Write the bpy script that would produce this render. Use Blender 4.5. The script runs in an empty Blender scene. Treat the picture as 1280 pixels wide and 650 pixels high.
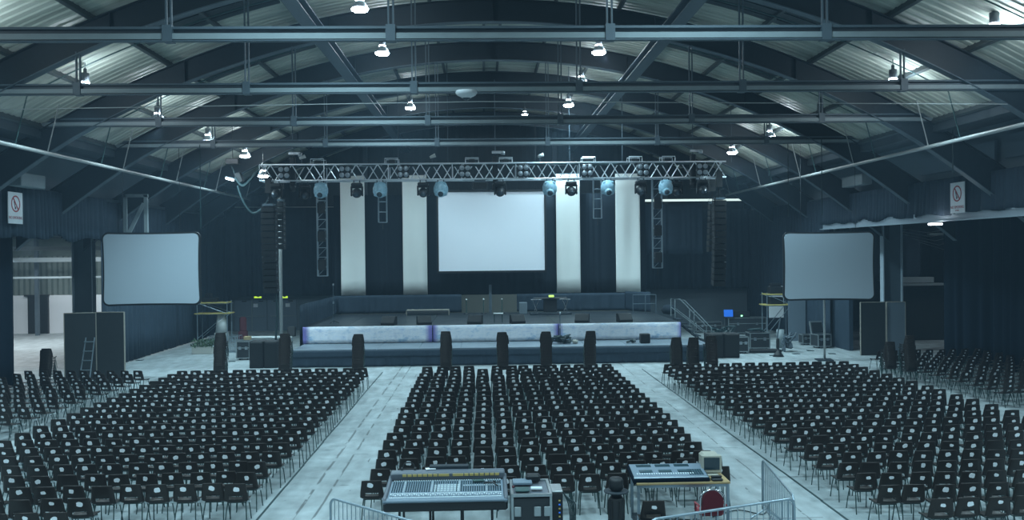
import bpy, math, random
from mathutils import Matrix, Vector, Euler, noise
random.seed(11)
PI = math.pi
scn = bpy.context.scene
COL = scn.collection
# ------------------------------------------------------------------ camera
F = 1100.0
cam_data = bpy.data.cameras.new('camera'); cam = bpy.data.objects.new('camera', cam_data); COL.objects.link(cam)
cam_data.sensor_width = 36; cam_data.lens = 36*F/1280; cam_data.clip_end = 300
CAM = Vector((0, 0, 5.1))
R = (Matrix.Rotation(-math.atan(34.9/F), 3, 'Z') @ Matrix.Rotation(PI/2-math.atan(9.4/F), 3, 'X') @ Matrix.Rotation(math.radians(-0.62), 3, 'Z'))
cam.matrix_world = Matrix.Translation(CAM) @ R.to_4x4()
scn.camera = cam
def P(x, y, D):
    d = R @ Vector(((x-640)/F, -(y-325)/F, -1)); return CAM + d*(D/d.y)
def onX(x, y, X):      # where the view ray meets the plane x = X
    d = R @ Vector(((x-640)/F, -(y-325)/F, -1)); return CAM + d*(X/d.x)
def PX(p):
    q = R.transposed() @ (Vector(p)-CAM); return 640+F*q.x/-q.z, 325-F*q.y/-q.z
# ------------------------------------------------------------------ materials
def mat(name, col, rough=.6, metal=0, emit=None, es=1, nz=0, nscale=8, bump=0, bscale=40, spec=.5, coat=0):
    m = bpy.data.materials.new(name); m.use_nodes = True; nt = m.node_tree; b = nt.nodes['Principled BSDF']
    b.inputs['Base Color'].default_value = (*col, 1); b.inputs['Roughness'].default_value = rough; b.inputs['Metallic'].default_value = metal
    b.inputs['Specular IOR Level'].default_value = spec
    if emit: b.inputs['Emission Color'].default_value = (*emit, 1); b.inputs['Emission Strength'].default_value = es
    tc = nt.nodes.new('ShaderNodeTexCoord')
    if nz:
        n = nt.nodes.new('ShaderNodeTexNoise'); n.inputs['Scale'].default_value = nscale; n.inputs['Detail'].default_value = 6
        r = nt.nodes.new('ShaderNodeMix'); r.data_type = 'RGBA'
        r.inputs[6].default_value = (*[c*(1-nz) for c in col], 1); r.inputs[7].default_value = (*[min(1, c*(1+nz)) for c in col], 1)
        nt.links.new(tc.outputs['Object'], n.inputs['Vector']); nt.links.new(n.outputs['Fac'], r.inputs[0]); nt.links.new(r.outputs[2], b.inputs['Base Color'])
    if bump:
        n = nt.nodes.new('ShaderNodeTexNoise'); n.inputs['Scale'].default_value = bscale; bp = nt.nodes.new('ShaderNodeBump'); bp.inputs['Strength'].default_value = bump
        nt.links.new(tc.outputs['Object'], n.inputs['Vector']); nt.links.new(n.outputs['Fac'], bp.inputs['Height']); nt.links.new(bp.outputs['Normal'], b.inputs['Normal'])
    return m
M = {}
def dm(k, *a, **kw): M[k] = mat(k, *a, **kw)
dm('shell', (.021, .016, .014), .4, spec=.32)
dm('chair_steel', (.045, .085, .085), .4, .5)
dm('paper', (.9, .93, .97), .8)
dm('clip', (.7, .75, .78), .3, .8)
dm('steel_dark', (.012, .022, .032), .6, nz=.2)
dm('steel_mid', (.07, .1, .125), .55, nz=.15, nscale=3)
dm('steel_light', (.22, .27, .29), .5, nz=.12, nscale=3)
dm('pipe', (.36, .38, .38), .45, .3)
dm('pipe_dark', (.03, .08, .08), .5)
dm('purlin', (.05, .065, .07), .6)
dm('drape', (.024, .041, .062), .8, nz=.25, nscale=2, spec=.3)
dm('drape_blue', (.003, .009, .018), .85, spec=.1)
dm('cladding_dark', (.04, .058, .072), .7, nz=.1)
dm('screen_grey', (.48, .58, .66), .6)
dm('screen_white', (.85, .9, .97), .7)
dm('banner', (.8, .84, .82), .8, nz=.06, nscale=1)
dm('black', (.01, .012, .015), .5)
dm('black_matt', (.013, .021, .031), .85, spec=.2)
dm('rubber', (.012, .012, .013), .7)
dm('alu', (.5, .55, .6), .3, .85)
dm('truss', (.72, .78, .84), .35, .5)
dm('galv', (.34, .42, .48), .38, .75)
dm('stage_deck', (.03, .037, .044), .35, nz=.3, nscale=1.5)
dm('apron_deck', (.16, .2, .24), .45, nz=.3, nscale=1.2)
dm('lamp_glass', (1, 1, 1), .3, emit=(.8, .9, 1), es=60)
dm('lamp_bell', (.35, .4, .45), .35, .6)
dm('lamp_body', (.12, .14, .16), .5, .3)
dm('col_light', (.35, .42, .48), .5)
dm('blue_cover', (.3, .5, .62), .35, nz=.4, nscale=12)
dm('lens', (.05, .07, .09), .12, .3)
dm('wall_white', (.75, .8, .84), .7)
dm('wall_grey', (.13, .17, .2), .75, nz=.12, nscale=1)
dm('wall_beige', (.38, .38, .34), .8)
dm('door_grey', (.15, .2, .25), .5)
dm('wood', (.42, .3, .14), .5, nz=.15, nscale=6)
dm('plank', (.5, .42, .14), .7, nz=.2, nscale=5)
dm('flat_black', (.02, .026, .03), .75, nz=.2)
dm('flat_grey', (.12, .16, .2), .7)
dm('flat_edge', (.3, .28, .24), .7)
dm('sign_white', (.75, .8, .84), .5)
dm('sign_red', (.35, .03, .05), .5)
dm('exit_green', (.3, .5, .05), .4, emit=(.55, .9, .05), es=1.2)
dm('desk_grey', (.17, .23, .29), .5)
dm('desk_rim', (.12, .14, .17), .45)
dm('knob_dark', (.02, .065, .085), .4)
dm('knob_light', (.7, .78, .82), .4)
dm('amber', (.6, .45, .15), .5)
dm('crt', (.42, .41, .35), .5)
dm('crt_glass', (.02, .04, .055), .1)
dm('red_fabric', (.09, .004, .012), .9)
dm('red_seat', (.3, .06, .07), .85)
dm('chrome', (.6, .63, .66), .2, 1)
dm('case_black', (.02, .025, .03), .5)
dm('case_edge', (.4, .44, .46), .35, .8)
dm('speaker', (.005, .006, .008), .7)
dm('grille', (.009, .011, .013), .5, .3)
dm('laptop', (.02, .1, .4), .3, emit=(.02, .18, .9), es=.6)
dm('leaf', (.05, .1, .05), .7)
dm('planter', (.5, .5, .46), .8)
dm('cable', (.01, .03, .035), .5)
dm('red_misc', (.12, .03, .04), .6)
dm('cardboard', (.35, .27, .15), .8)
dm('mat', (.07, .1, .13), .8)
dm('tape', (.02, .045, .05), .6)
dm('white_thing', (.6, .65, .65), .6)
def nodes(m): nt = m.node_tree; return nt, nt.nodes, nt.links, nt.nodes['Principled BSDF']
# floor
def floor_material():
    m = mat('concrete_floor', (.4, .45, .46), .55); nt, N, L, b = nodes(m)
    tc = N.new('ShaderNodeTexCoord')
    sp = N.new('ShaderNodeSeparateXYZ'); L.new(tc.outputs['Object'], sp.inputs[0])
    def no(scale, det=5, vec=None, dist=0):
        n = N.new('ShaderNodeTexNoise'); n.inputs['Scale'].default_value = scale; n.inputs['Detail'].default_value = det; n.inputs['Distortion'].default_value = dist
        L.new(vec or tc.outputs['Object'], n.inputs['Vector']); return n.outputs['Fac']
    def ma(op, a, b_=None, c=None, clamp=False):
        n = N.new('ShaderNodeMath'); n.operation = op; n.use_clamp = clamp
        for i, v in enumerate((a, b_, c)):
            if v is None: continue
            if isinstance(v, (int, float)): n.inputs[i].default_value = v
            else: L.new(v, n.inputs[i])
        return n.outputs[0]
    def ramp(v, p0, p1, c0, c1):
        n = N.new('ShaderNodeMapRange'); n.inputs[1].default_value = p0; n.inputs[2].default_value = p1; n.inputs[3].default_value = c0; n.inputs[4].default_value = c1
        L.new(v, n.inputs[0]); return n.outputs[0]
    big = ramp(no(.35), .3, .7, .84, 1.1); med = ramp(no(2.2, 8), .3, .75, .82, 1.12)
    mp = N.new('ShaderNodeMapping'); mp.inputs['Scale'].default_value = (1, .25, 1); L.new(tc.outputs['Object'], mp.inputs[0])
    streak = ramp(no(3, 6, mp.outputs[0]), .35, .65, .8, 1.1)
    tot = ma('MULTIPLY', ma('MULTIPLY', big, med), streak)
    wob = ma('MULTIPLY', ma('SUBTRACT', no(.8), .5), .05)
    fine = no(5, 6, mp.outputs[0])
    def line(x0, w, lo):
        d = ma('ABSOLUTE', ma('SUBTRACT', ma('ADD', sp.outputs[0], wob), x0))
        a = ma('LESS_THAN', d, w); g = ma('GREATER_THAN', fine, lo)
        return ma('MULTIPLY', a, g)
    crack = None
    for x0, w, lo in ((-3.75, .03, .46), (-3.36, .025, .45), (5.55, .02, .5), (6.1, .02, .5), (-2.9, .02, .6), (9.5, .015, .5), (-9.2, .015, .5), (.6, .015, .5), (-12.5, .02, .5), (13.2, .02, .5)):
        l = line(x0, w, lo); crack = l if crack is None else ma('MAXIMUM', crack, l)
    # cross joints
    yy = ma('ABSOLUTE', ma('SUBTRACT', ma('FRACT', ma('DIVIDE', sp.outputs[1], 3.0)), .5))
    crack = ma('MAXIMUM', crack, ma('MULTIPLY', ma('LESS_THAN', yy, .006), ma('GREATER_THAN', no(1.3), .5)))
    spots = ma('MULTIPLY', ma('GREATER_THAN', no(7, 2), .74), .6)
    crack = ma('MAXIMUM', crack, spots)
    tot = ma('MULTIPLY', tot, ma('SUBTRACT', 1, ma('MULTIPLY', crack, .6)))
    v = N.new('ShaderNodeVectorMath'); v.operation = 'SCALE'; v.inputs[0].default_value = (.36, .41, .425); L.new(tot, v.inputs['Scale'])
    L.new(v.outputs[0], b.inputs['Base Color'])
    L.new(ramp(no(1.5), .3, .7, .38, .7), b.inputs['Roughness'])
    bp = N.new('ShaderNodeBump'); bp.inputs['Strength'].default_value = .15; L.new(no(20), bp.inputs['Height']); L.new(bp.outputs[0], b.inputs['Normal'])
    return m
M['floor'] = floor_material()
def roof_material():
    m = mat('roof_sheet', (.3, .34, .32), .5); nt, N, L, b = nodes(m)
    tc = N.new('ShaderNodeTexCoord'); n = N.new('ShaderNodeTexNoise'); n.inputs['Scale'].default_value = .5; n.inputs['Detail'].default_value = 7
    mp = N.new('ShaderNodeMapping'); mp.inputs['Scale'].default_value = (.4, 3, 1); L.new(tc.outputs['Object'], mp.inputs[0]); L.new(mp.outputs[0], n.inputs[0])
    r = N.new('ShaderNodeValToRGB'); r.color_ramp.elements[0].position = .35; r.color_ramp.elements[0].color = (.27, .3, .265, 1); r.color_ramp.elements[1].position = .65; r.color_ramp.elements[1].color = (.48, .51, .45, 1)
    L.new(n.outputs['Fac'], r.inputs[0]); L.new(r.outputs[0], b.inputs['Base Color']); return m
M['roof'] = roof_material()
def rooflight_material():
    m = mat('rooflight', (.02, .03, .035), .3); nt, N, L, b = nodes(m)
    tc = N.new('ShaderNodeTexCoord'); n = N.new('ShaderNodeTexVoronoi'); n.inputs['Scale'].default_value = 9
    L.new(tc.outputs['Object'], n.inputs[0]); bp = N.new('ShaderNodeBump'); bp.inputs['Strength'].default_value = .6; L.new(n.outputs['Distance'], bp.inputs['Height']); L.new(bp.outputs[0], b.inputs['Normal'])
    r = N.new('ShaderNodeValToRGB'); r.color_ramp.elements[0].position = .03; r.color_ramp.elements[0].color = (.5, .6, .62, 1); r.color_ramp.elements[1].position = .08; r.color_ramp.elements[1].color = (.015, .025, .03, 1)  # pale cell centres paint lamp glints into the dark sheet colour
    L.new(n.outputs['Distance'], r.inputs[0]); L.new(r.outputs[0], b.inputs['Base Color']); return m
M['rooflight'] = rooflight_material()
def cloth_material():
    m = mat('painted_cloth', (.7, .75, .85), .7); nt, N, L, b = nodes(m)
    tc = N.new('ShaderNodeTexCoord'); mp = N.new('ShaderNodeMapping'); mp.inputs['Scale'].default_value = (.6, 1, 1.5); L.new(tc.outputs['Object'], mp.inputs[0])
    n = N.new('ShaderNodeTexNoise'); n.inputs['Scale'].default_value = 1.6; n.inputs['Detail'].default_value = 12; n.inputs['Roughness'].default_value = .78; L.new(mp.outputs[0], n.inputs[0])
    r = N.new('ShaderNodeValToRGB'); e = r.color_ramp.elements
    e[0].position = .3; e[0].color = (.1, .1, .4, 1); e[1].position = .4; e[1].color = (.6, .7, .84, 1)
    for p, c in ((.5, (.82, .86, .92)), (.57, (.6, .7, .82)), (.63, (.25, .45, .66)), (.7, (.8, .86, .9))):
        q = e.new(p); q.color = (*c, 1)
    L.new(n.outputs['Fac'], r.inputs[0])
    s = N.new('ShaderNodeSeparateXYZ'); L.new(tc.outputs['Object'], s.inputs[0])
    # violet dye at the ends of each length of cloth
    mr = N.new('ShaderNodeMapRange'); ab = N.new('ShaderNodeMath'); ab.operation = 'ABSOLUTE'; L.new(s.outputs[0], ab.inputs[0]); L.new(ab.outputs[0], mr.inputs[0])
    mr.inputs[1].default_value = 2.75; mr.inputs[2].default_value = 2.98
    mx = N.new('ShaderNodeMix'); mx.data_type = 'RGBA'; L.new(mr.outputs[0], mx.inputs[0]); L.new(r.outputs[0], mx.inputs[6]); mx.inputs[7].default_value = (.2, .18, .5, 1)
    L.new(mx.outputs[2], b.inputs['Base Color']); return m
M['cloth'] = cloth_material()
def cladding_material():
    m = mat('translucent_cladding', (.13, .17, .16), .6, nz=.3, nscale=1.5); return m  # grey-green base colour varied by noise
M['clad_pale'] = cladding_material()
# ------------------------------------------------------------------ mesh helper
class MB:
    def __init__(s): s.v = []; s.f = []; s.m = []; s.sm = []
    def add(s, vs, fs, T=None, mi=0, sm=False):
        o = len(s.v)
        s.v += [tuple(T @ Vector(p)) for p in vs] if T is not None else [tuple(p) for p in vs]
        s.f += [tuple(o+i for i in f) for f in fs]; s.m += [mi]*len(fs); s.sm += [sm]*len(fs); return s
    def box(s, c, d, rz=0, T=None, mi=0, bev=0, rx=0, ry=0, taper=(1, 1)):
        hx, hy, hz = d[0]/2, d[1]/2, d[2]/2
        t = Matrix.Translation(Vector(c)) @ Euler((rx, ry, rz)).to_matrix().to_4x4()
        if T is not None: t = T @ t
        if bev <= 0:
            vs = [(x*(taper[0] if z > 0 else 1), y*(taper[1] if z > 0 else 1), z) for z in (-hz, hz) for x, y in ((-hx, -hy), (hx, -hy), (hx, hy), (-hx, hy))]
            fs = [(3, 2, 1, 0), (4, 5, 6, 7)]+[(i, (i+1) % 4, 4+(i+1) % 4, 4+i) for i in range(4)]
            return s.add(vs, fs, t, mi)
        b = min(bev, hx*.9, hy*.9, hz*.9); vs = []
        def ring(i, z): return [(-hx+i, -hy, z), (hx-i, -hy, z), (hx, -hy+i, z), (hx, hy-i, z), (hx-i, hy, z), (-hx+i, hy, z), (-hx, hy-i, z), (-hx, -hy+i, z)]
        k = 1-b/min(hx, hy)
        r0 = ring(b, -hz+b); r1 = ring(b, hz-b)
        def shrink(r, z): return [(x-math.copysign(b, x)*(1 if abs(abs(x)-hx) < 1e-9 else .4), y-math.copysign(b, y)*(1 if abs(abs(y)-hy) < 1e-9 else .4), z) for x, y, _ in r]
        rs = [shrink(r0, -hz), r0, r1, shrink(r1, hz)]
        for r in rs: vs += r
        fs = [tuple(reversed(range(8)))]+[(a*8+i, a*8+(i+1) % 8, (a+1)*8+(i+1) % 8, (a+1)*8+i) for a in range(3) for i in range(8)]+[tuple(24+i for i in range(8))]
        return s.add(vs, fs, t, mi)
    def tube(s, pts, r, n=6, T=None, mi=0, caps=True, r2=None):
        pts = [Vector(p) for p in pts]; vs = []; fs = []; k = len(pts)
        up = None
        for i, p in enumerate(pts):
            d = (pts[min(i+1, k-1)]-pts[max(i-1, 0)]).normalized()
            if up is None: up = Vector((0, 0, 1)) if abs(d.z) < .9 else Vector((1, 0, 0))
            a = d.cross(up).normalized(); b = a.cross(d).normalized(); up = b
            rr = r if r2 is None else r+(r2-r)*i/(k-1)
            for j in range(n):
                t = 2*PI*j/n+PI/n; vs.append(p+(a*math.cos(t)+b*math.sin(t))*rr)
        for i in range(k-1):
            for j in range(n): fs.append((i*n+j, (i*n+(j+1) % n), ((i+1)*n+(j+1) % n), (i+1)*n+j))
        if caps: fs += [tuple(reversed(range(n))), tuple((k-1)*n+j for j in range(n))]
        return s.add(vs, fs, T, mi, n > 6)
    def lathe(s, prof, n=16, T=None, mi=0, sm=True):
        vs = []; fs = []
        for r, z in prof:
            for j in range(n): t = 2*PI*j/n; vs.append((r*math.cos(t), r*math.sin(t), z))
        for i in range(len(prof)-1):
            for j in range(n): fs.append((i*n+j, i*n+(j+1) % n, (i+1)*n+(j+1) % n, (i+1)*n+j))
        if prof[0][0] > 1e-4: fs.append(tuple(reversed(range(n))))
        if prof[-1][0] > 1e-4: fs.append(tuple((len(prof)-1)*n+j for j in range(n)))
        return s.add(vs, fs, T, mi, sm)
    def prism(s, poly, y0, y1, T=None, mi=0):          # poly in XZ, extruded along Y
        n = len(poly); vs = [(x, y0, z) for x, z in poly]+[(x, y1, z) for x, z in poly]
        return s.add(vs, [tuple(range(n)), tuple(reversed(range(n, 2*n)))]+[(i, n+i, n+(i+1) % n, (i+1) % n) for i in range(n)], T, mi)
    def curved(s, xs, zl, zh, y0, y1, mi=0):           # curved bar following z(x)
        vs = []
        for x in xs: vs += [(x, y0, zl(x)), (x, y1, zl(x)), (x, y1, zh(x)), (x, y0, zh(x))]
        fs = [(0, 1, 2, 3), tuple(4*(len(xs)-1)+i for i in (3, 2, 1, 0))]
        for i in range(len(xs)-1):
            for j in range(4): fs.append((4*i+j, 4*(i+1)+j, 4*(i+1)+(j+1) % 4, 4*i+(j+1) % 4))
        return s.add(vs, fs, None, mi)
    def build(s, name, mats, parent=None, loc=None, rot=None):
        me = bpy.data.meshes.new(name); me.from_pydata(s.v, [], s.f)
        mats = mats if isinstance(mats, (list, tuple)) else [mats]
        for m in mats: me.materials.append(M[m] if isinstance(m, str) else m)
        if len(mats) > 1: me.polygons.foreach_set('material_index', s.m)
        me.polygons.foreach_set('use_smooth', s.sm); me.update()
        o = bpy.data.objects.new(name, me); COL.objects.link(o)
        if parent: o.parent = parent
        if loc is not None: o.location = loc
        if rot is not None: o.rotation_euler = rot
        return o
def tag(o, label, cat=None, group=None, kind=None):
    o['label'] = label
    if cat: o['category'] = cat
    if group: o['group'] = group
    if kind: o['kind'] = kind
    return o
def thing(name, label, cat, loc=(0, 0, 0), rz=0, group=None):
    o = bpy.data.objects.new(name, None); COL.objects.link(o); o.location = loc; o.rotation_euler = (0, 0, rz); o.empty_display_size = .2
    return tag(o, label, cat, group)
def struct(name, mb, mats, label, **k): return tag(mb.build(name, mats, **k), label, None, None, 'structure')
def dup(root, loc=None, rz=None, label=None):
    r = root.copy(); COL.objects.link(r)
    if loc is not None: r.location = loc
    if rz is not None: r.rotation_euler = (0, 0, rz)
    if label: r['label'] = label
    for ch in list(root.children):
        c = ch.copy(); COL.objects.link(c); c.parent = r
        for g in list(ch.children):
            d = g.copy(); COL.objects.link(d); d.parent = c
    return r
ORD = 'first second third fourth fifth sixth seventh eighth ninth tenth eleventh twelfth thirteenth fourteenth fifteenth sixteenth seventeenth eighteenth nineteenth twentieth twenty-first twenty-second twenty-third twenty-fourth'.split()
# ------------------------------------------------------------------ hall shell
XC = .4
def rz_(x): return 13.8-.0185*(x-XC)**2
FR = [6.4+6*i for i in range(9)]      # portal frames 6.4 ... 54.4
GABLE = 60.4
XL, XR = -17.3, 18.1
b = MB().box((-2, 30, -.1), (90, 64, .2)); struct('floor', b, 'floor', 'pale worn concrete floor of the hall')
# long floor joints with steel edge
for x0, lab in ((-4.43, 'dark joint along the edge of the planter side seating block'), (6.78, 'dark joint along the edge of the red chair side seating block')):
    b = MB(); y = 12.2
    while y < 36.4:
        l = random.uniform(1.2, 2.4); b.box((x0+random.uniform(-.008, .008), y+l/2, .004), (.045, l-.03, .008)); y += l
    struct('trim_'+('1' if x0 < 0 else '2'), b, 'tape', lab)
# roof sheeting
b = MB(); xs = [XC-15.6+31.2*i/48 for i in range(49)]; ys = []; y = 3.0
while y < GABLE: ys += [(y, 0), (y+.09, 0), (y+.13, .035), (y+.2, .035), (y+.24, 0)]; y += .33
vs = [(x, yy, rz_(x)+.17+dz) for yy, dz in ys for x in xs]; n = len(xs)
fs = [(j*n+i, j*n+i+1, (j+1)*n+i+1, (j+1)*n+i) for j in range(len(ys)-1) for i in range(n-1)]
b.add(vs, fs); 
b.add([(x, yy, rz_(x)+.3) for yy in (3.0, GABLE) for x in xs], [(i, n+i, n+i+1, i+1) for i in range(n-1)])
struct('ceiling', b, 'roof', 'curved corrugated metal roof sheeting')
# eaves soffits
for s, nm in ((-1, 'left'), (1, 'right')):
    b = MB().box((XC+s*16.8, 31.5, 9.55), (2.6, 58, .1))
    b.box((XC+s*15.55, 31.5, 9.3), (.35, 58, .3))
    struct('trim_'+('3' if s < 0 else '4'), b, 'cladding_dark', 'dark eaves gutter and soffit on the '+('planter' if s < 0 else 'red chair')+' side')
# dirty rooflights
k = 1
for j in range(2, 9):
    y0 = FR[j]-4.1
    for s in (-1, 1):
        xa, xb = sorted((XC+s*6.75, XC+s*10.85)); xx = [xa+(xb-xa)*i/8 for i in range(9)]
        b = MB(); 
        for q in range(5):
            b.curved(xx, lambda x: rz_(x)+.10+(.02 if q % 2 else 0), lambda x: rz_(x)+.15, y0+q*.36, y0+q*.36+.36)
        struct('window_%d' % k, b, 'rooflight', 'dirty dark rooflight sheet in the roof bay'); k += 1
# purlins (run the length of the hall)
for off in (.28, 2.15, 4.35, 6.55, 8.8, 11.0, 13.2, 15.3):
    for s in (-1, 1):
        x = XC+s*off; z = rz_(x)+.09; sl = math.atan(-2*.0185*(x-XC))
        T = Matrix.Translation((x, 31.7, z)) @ Matrix.Rotation(-sl, 4, 'Y')
        b = MB().box((0, 0, 0), (.03, 57.4, .2), T=T).box((.04*s, 0, -.09), (.1, 57.4, .02), T=T)
        struct('purlin_beam', b, 'purlin', 'roof purlin running the length of the hall')
# longitudinal beams under the rafters
for s in (-1, 1):
    x = XC+s*5.6; b = MB()
    b.box((x, 31.7, 12.28), (.48, 57.4, .04)).box((x, 31.7, 12.14), (.03, 57.4, .26)).box((x, 31.7, 12.0), (.44, 57.4, .03))
    struct('ridge_side_beam', b, 'steel_mid', 'wide steel beam running lengthwise under the rafters')
# portal frames
def rafter(y):
    b = MB(); X = [XC+(-19.4+38.8*i/60) for i in range(61)]
    def low(x): d = abs(x-XC); return rz_(x)-.74-max(0, d-10)*.03-(max(0, d-14.5)*.08)
    b.curved(X, low, rz_, y-.015, y+.015)
    b.curved(X, lambda x: low(x)-.03, low, y-.15, y+.15, 1); b.curved(X, lambda x: rz_(x)-.03, rz_, y-.15, y+.15)
    for d in (-10.5, -5.6, 0, 5.6, 10.5):
        x = XC+d; b.box((x, y, (rz_(x)+low(x))/2), (.02, .28, rz_(x)-low(x)-.03))
    return b
for y in FR:
    struct('rafter_beam', rafter(y), ['steel_dark', 'steel_mid'], 'deep curved steel rafter spanning the hall')
    for s in (-1, 1):
        xc = -19.0 if s < 0 else 19.9; b = MB()
        h = 6.6; b.box((xc, y, h/2), (.9, .03, h)); b.box((xc-s*.46, y, h/2), (.05, .36, h), mi=1); b.box((xc+s*.46, y, h/2), (.05, .36, h), mi=1)
        if 38 < y < 49: struct('steel_column', b, ['steel_mid', 'col_light'], 'tall steel column carrying a roof frame')
# tie beams with hangers
for j, y in enumerate([18.4, 24.4, 30.4, 36.4]):
    b = MB(); z = 9.67; x0, x1 = XC-15.5, XC+15.5; w = x1-x0; c = (x0+x1)/2
    b.box((c, y, z+.12), (w, .16, .05), mi=0); b.box((c, y+.03, z), (w, .05, .24), mi=0)
    b.box((c, y-.05, z-.06), (w, .12, .12), mi=1); b.box((c, y-.04, z-.15), (w, .16, .02), mi=0)
    t = struct('tie_beam', b, ['steel_mid', 'steel_light'], ORD[j]+' tie beam from the camera, pale steel with cable tray')
    for i in range(6):
        x = XC-11.4+4.56*i; q = MB(); d = .05
        q.box((x-d, y, (z+rz_(x)-.7)/2), (.035, .06, rz_(x)-.7-z)).box((x+d, y, (z+rz_(x)-.7)/2), (.035, .06, rz_(x)-.7-z)).box((x, y-.02, z), (.2, .24, .34))
        q.build('hanger', 'steel_mid', t)
# side pipes with drops, sprinkler branches
for s in (-1, 1):
    x = XC+s*14.6; b = MB().tube([(x, 8, 8.5), (x, 54, 8.5)], .065, 8)
    t = thing('sprinkler_pipe', 'pale sprinkler pipe along the '+('planter' if s < 0 else 'red chair')+' side with thin branches', 'pipe', (0, 0, 0))
    b.build('main_pipe', 'pipe', t)
    for j in range(2, 9):
        y = FR[j]-3.2; q = MB(); pts = [(XC+s*d, y, rz_(XC+s*d)-.02) for d in (6.7, 8, 9, 10, 11, 12, 13, 14.2)]
        q.tube(pts, .022, 6); q.tube([pts[-1], (x, y, 8.5)], .022, 6); q.build('branch_pipe', 'pipe_dark', t)
        q = MB().tube([(XC+s*14.2, y+2, 10.1), (x, y+2, 8.5)], .02, 6); q.build('hanger_rod', 'pipe', t)
# thin wire across in front of second tie beam
tag(MB().tube([(-13.5, 23.9, 8.3+.75), (0, 23.9, 8.3+.9), (14.5, 23.9, 8.3+.75)], .012, 5).build('tension_wire', 'pipe'), 'thin wire stretched across the hall under the roof', 'wire')
# gable wall
b = MB(); X = [XL+(XR-XL)*i/140 for i in range(141)]; vs = []
for i, x in enumerate(X): dy = .05 if i % 2 else 0; vs += [(x, GABLE-dy, 8.45), (x, GABLE-dy, min(rz_(x)+.2, 13.9))]
b.add(vs, [(2*i, 2*i+2, 2*i+3, 2*i+1) for i in range(140)])
b.box(((XL+XR)/2, GABLE+.3, 7), (XR-XL, .1, 14))
struct('wall_back', b, 'cladding_dark', 'dark ribbed cladding of the gable end wall')
for x in (-8, 4.9, 12.5):
    struct('steel_column', MB().box((x, GABLE-.25, 6.8), (.28, .28, 13)), 'steel_mid', 'pale steel post against the gable wall')
# lower part of the back wall
b = MB().box((-13.6, 59.9, 1.35), (7.6, .2, 2.7)).box((13.9, 59.9, 1.35), (8.4, .2, 2.7)); struct('wall_back_lower', b, 'wall_grey', 'grey lower wall behind the stage')
b = MB().box((.3, 59.7, 1.35), (20, .2, 2.7)); struct('wall_stage_rear', b, 'wall_beige', 'pale beige wall behind the stage opening')
# side walls above the pelmets
for s, x, nm in ((-1, XL-.3, 'left'), (1, XR+.3, 'right')):
    b = MB().box((x, 33, 8.6), (.1, 54, 2.2)); struct('wall_'+nm, b, 'wall_grey', 'grey upper wall on the '+('planter' if s < 0 else 'red chair')+' side')
    b = MB().box((x-s*.25, 33, 7.75 if s > 0 else 7.7), (.15, 54, .12)); struct('curtain_rail_beam', b, 'steel_mid', 'steel rail carrying the pelmet on the '+('planter' if s < 0 else 'red chair')+' side')
struct('lintel_beam', MB().box((XR-.05, 29, 6.32), (.25, 34, .35)).box((XR-.2, 29, 6.14), (.3, 34, .03)), 'col_light', 'pale steel lintel under the red chair side pelmet')
struct('lintel_beam', MB().box((XL, 27, 6.1), (.2, 28, .3)), 'steel_dark', 'steel lintel behind the planter side pelmet')
b = MB().box((XR+.1, 33.4, 8.5), (.1, 5.4, .8)).box((XR+.1, 27.4, 8.6), (.1, 5.4, .8)); struct('wall_panel_1', b, 'flat_grey', 'blue grey wall panel above the red chair side pelmet')
# ------------------------------------------------------------------ drapes
def drape(path, z0, z1, name, label, mt='drape', amp=.07, pitch=.32, scallop=0, seed=0, cat='drape', struct_=False, ztop=None, flare=0):
    pts = [Vector((*p, 0)) for p in path]; segs = []; L = 0
    for a, c in zip(pts, pts[1:]): segs.append((L, a, c)); L += (c-a).length
    n = int(L/.06)+1; rows = 7; vs = []
    for i in range(n+1):
        s = L*i/n; base = None
        for s0, a, c in segs:
            if s >= s0-1e-6: base = (a+(c-a).normalized()*(s-s0), (c-a).normalized())
        p, d = base; nrm = Vector((-d.y, d.x, 0))
        nz = noise.noise(Vector((s*.9, seed*7.1, 0)))
        ph = 2*PI*(s/pitch+nz*1.3)
        w = .55+.45*noise.noise(Vector((s*.5, seed*3.3, 5)))
        zb = z0+scallop*noise.noise(Vector((s*.8, seed, 9)))-scallop*.6*abs(math.sin(s*1.1+seed))
        zt = z1 if ztop is None else ztop(s/L)
        for r in range(rows):
            t = r/(rows-1); z = zt+(zb-zt)*t
            a = amp*w*(.6+.6*t)*math.sin(ph+t*nz*2)+flare*t*nz
            q = p+nrm*a; vs.append((q.x, q.y, z))
    fs = [(i*rows+r, (i+1)*rows+r, (i+1)*rows+r+1, i*rows+r+1) for i in range(n) for r in range(rows-1)]
    b = MB(); b.add(vs, fs, None, 0, True); o = b.build(name, mt)
    md = o.modifiers.new('thick', 'SOLIDIFY'); md.thickness = .012
    return tag(o, label, cat)
drape([(XL+.15, 14), (XL+.15, 40.6)], 5.92, 7.72, 'pelmet_drape', 'dark pelmet curtain above the opening with the bright store behind', scallop=.18, seed=1, amp=.14)
drape([(XR-.25, 14), (XR-.25, 46)], 6.45, 7.78, 'pelmet_drape', 'dark scalloped pelmet curtain above the pale lintel', scallop=.14, seed=2, amp=.15)
drape([(XL+.1, 40.2), (XL+.1, 60)], .05, 7.6, 'wall_drape', 'tall dark drape covering the wall behind the planter', seed=3, amp=.1, pitch=.5, cat='drape')
drape([(XR-.1, 45.2), (XR-.1, 60)], .05, 7.75, 'wall_drape', 'tall dark drape covering the wall behind the open flight case', seed=4, amp=.1, pitch=.5)
drape([(XL, 59.2), (-9.2, 59.2)], 2.35, 8.25, 'backcloth_drape', 'dark backcloth hanging above the grey doors', seed=5, amp=.09, pitch=.45)
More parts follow.
